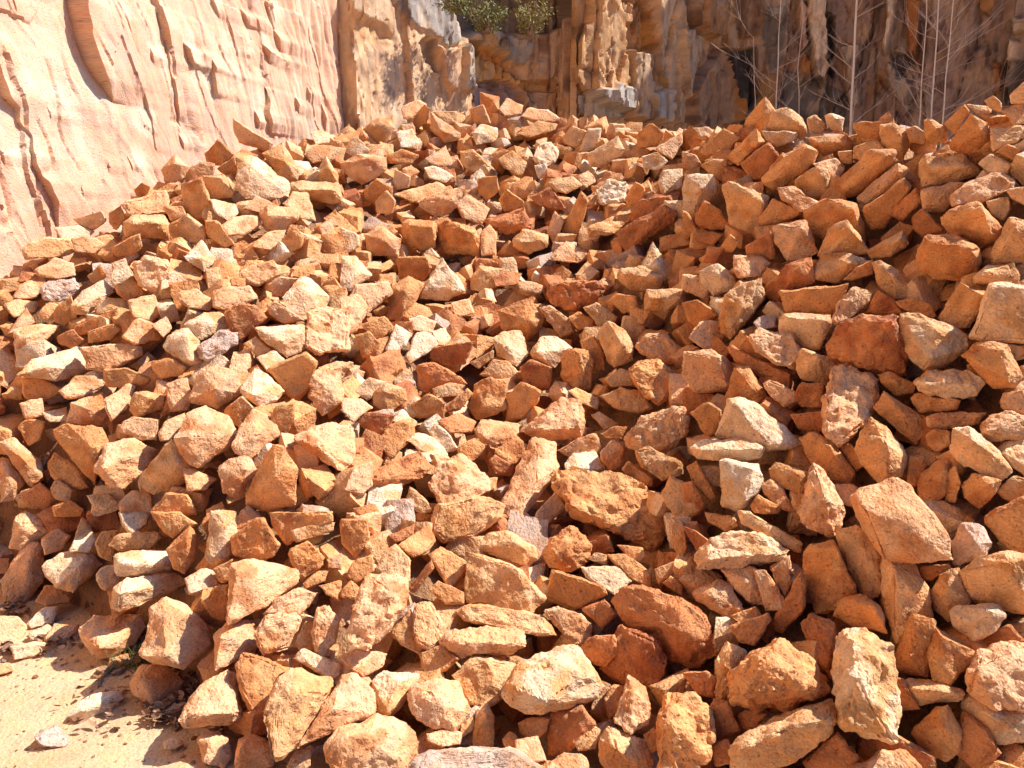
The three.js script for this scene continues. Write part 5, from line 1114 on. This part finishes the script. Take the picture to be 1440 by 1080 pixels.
/* dead leaves lying between the stones and the sand */
{
  const r = rng(61), P = [], C = [], I = [];
  const spots = [[118, 832, 26, 12, 60], [140, 850, 24, 9, 30], [18, 862, 22, 8, 40], [265, 945, 22, 34, 190], [235, 985, 30, 26, 180], [280, 915, 16, 22, 80], [345, 1015, 40, 22, 120], [195, 920, 26, 14, 70], [240, 1010, 26, 12, 70], [205, 905, 10, 10, 40], [10, 917, 10, 5, 18], [75, 905, 30, 14, 16], [150, 1000, 60, 30, 20]];
  for (const [px, py, sx, sy, n] of spots) for (let k = 0; k < n * 2.6; k++) {
    const x = px + (r() + r() + r() - 1.5) * sx * 1.1, y = py + (r() + r() + r() - 1.5) * sy * 1.1, d = ray(x, y), q = EYE.clone().addScaledVector(d, -EYE.y / d.y); q.y = groundY(q.x, q.z) + 0.008 + 0.022 * r();
    const L = 0.009 + 0.014 * r(), W = L * (0.35 + 0.3 * r()), e = new THREE.Euler((r() - 0.5) * 1.6, r() * 6.28, (r() - 0.5) * 1.6), o = P.length / 3, t = r();
    const c = t < 0.45 ? [0.20, 0.10, 0.05] : t < 0.8 ? [0.32, 0.17, 0.09] : [0.45, 0.29, 0.18];
    for (let j = 0; j < 5; j++) for (let i = 0; i < 3; i++) { // curled blade with a midrib
      const u = j / 4, w = Math.sin(Math.PI * clamp(u * 0.94 + 0.03, 0, 1)) * W, v = V3((i - 1) * w, 0.35 * w * Math.abs(i - 1) + 0.3 * L * (u - 0.5) ** 2 * 4, (u - 0.5) * 2 * L).applyEuler(e).add(q); P.push(v.x, v.y, v.z); C.push(...c);
    }
    for (let j = 0; j < 4; j++) for (let i = 0; i < 2; i++) { const a = o + j * 3 + i; I.push(a, a + 1, a + 3, a + 1, a + 4, a + 3); }
  }
  const g = new THREE.BufferGeometry(); g.setAttribute('position', new THREE.Float32BufferAttribute(P, 3)); g.setAttribute('color', new THREE.Float32BufferAttribute(C, 3)); g.setIndex(I); g.computeVertexNormals();
  tag(addMesh('dead_leaves', g, new THREE.MeshStandardMaterial({ vertexColors: true, roughness: 0.85, side: THREE.DoubleSide })), 'curled brown dead leaves caught at the foot of the heap', null, null, 'stuff');
}
/* a tuft of grass by the foot boulder */
{
  const r = rng(71), d = ray(185, 938), c = EYE.clone().addScaledVector(d, -EYE.y / d.y), geos = [];
  for (let k = 0; k < 46; k++) { const a = r() * 6.28, p = c.clone().add(V3((r() - 0.5) * 0.12, 0, (r() - 0.5) * 0.07)); p.y = groundY(p.x, p.z); geos.push(twig(wander(r, p, V3(Math.cos(a) * 0.7, 1, Math.sin(a) * 0.7), 0.05 + 0.05 * r(), 4, 0.3), 0.0016, 0.0004, 3)); }
  tag(addMesh('grass_tuft', mergeGeometries(geos), new THREE.MeshStandardMaterial({ color: lin(0.20, 0.24, 0.06), roughness: 0.8, side: THREE.DoubleSide })), 'small green grass tuft beside the grey-stained foot boulder', 'grass tuft');
}
/* crumbs of stone and pebbles on the sand */
{
  const r = rng(81), geos = [];
  for (let k = 0; k < 1500; k++) {
    const t = -0.95 + 0.9 * r(), dd = 1.25 + 2.3 * r(), x = dd * Math.sin(t), z = -dd * Math.cos(t); if (heap(x, z) > 0.1) continue;
    const near = sstep(-0.6, 0.0, heap(x, z)), s = (0.004 + 0.012 * r() * r() * r()) * (1 + 1.6 * near * r());
    const g = new THREE.IcosahedronGeometry(s, s > 0.014 ? 1 : 0), P = g.attributes.position, sd = r() * 50, y = groundY(x, z), yaw = r() * 6.28;
    const T = TONES['pptocwrg'[Math.floor(r() * 8)]].main, C = new Float32Array(P.count * 3), cs = Math.cos(yaw), sn = Math.sin(yaw);
    for (let i = 0; i < P.count; i++) { const f = 0.8 + 0.5 * noise(P.getX(i) / s * 1.3 + sd, P.getY(i) / s * 1.3, P.getZ(i) / s * 1.3), a = P.getX(i) * f * 1.25, b = P.getZ(i) * f; P.setXYZ(i, x + a * cs - b * sn, y + P.getY(i) * f * 0.7 + s * 0.3, z + a * sn + b * cs); C.set(T, i * 3); }
    g.setAttribute('color', new THREE.BufferAttribute(C, 3)); g.computeVertexNormals(); geos.push(g);
  }
  tag(addMesh('pebbles', mergeGeometries(geos), rockMat), 'loose crumbs and pebbles of sandstone on the sand', null, null, 'stuff');
}

renderer.render(scene, camera);
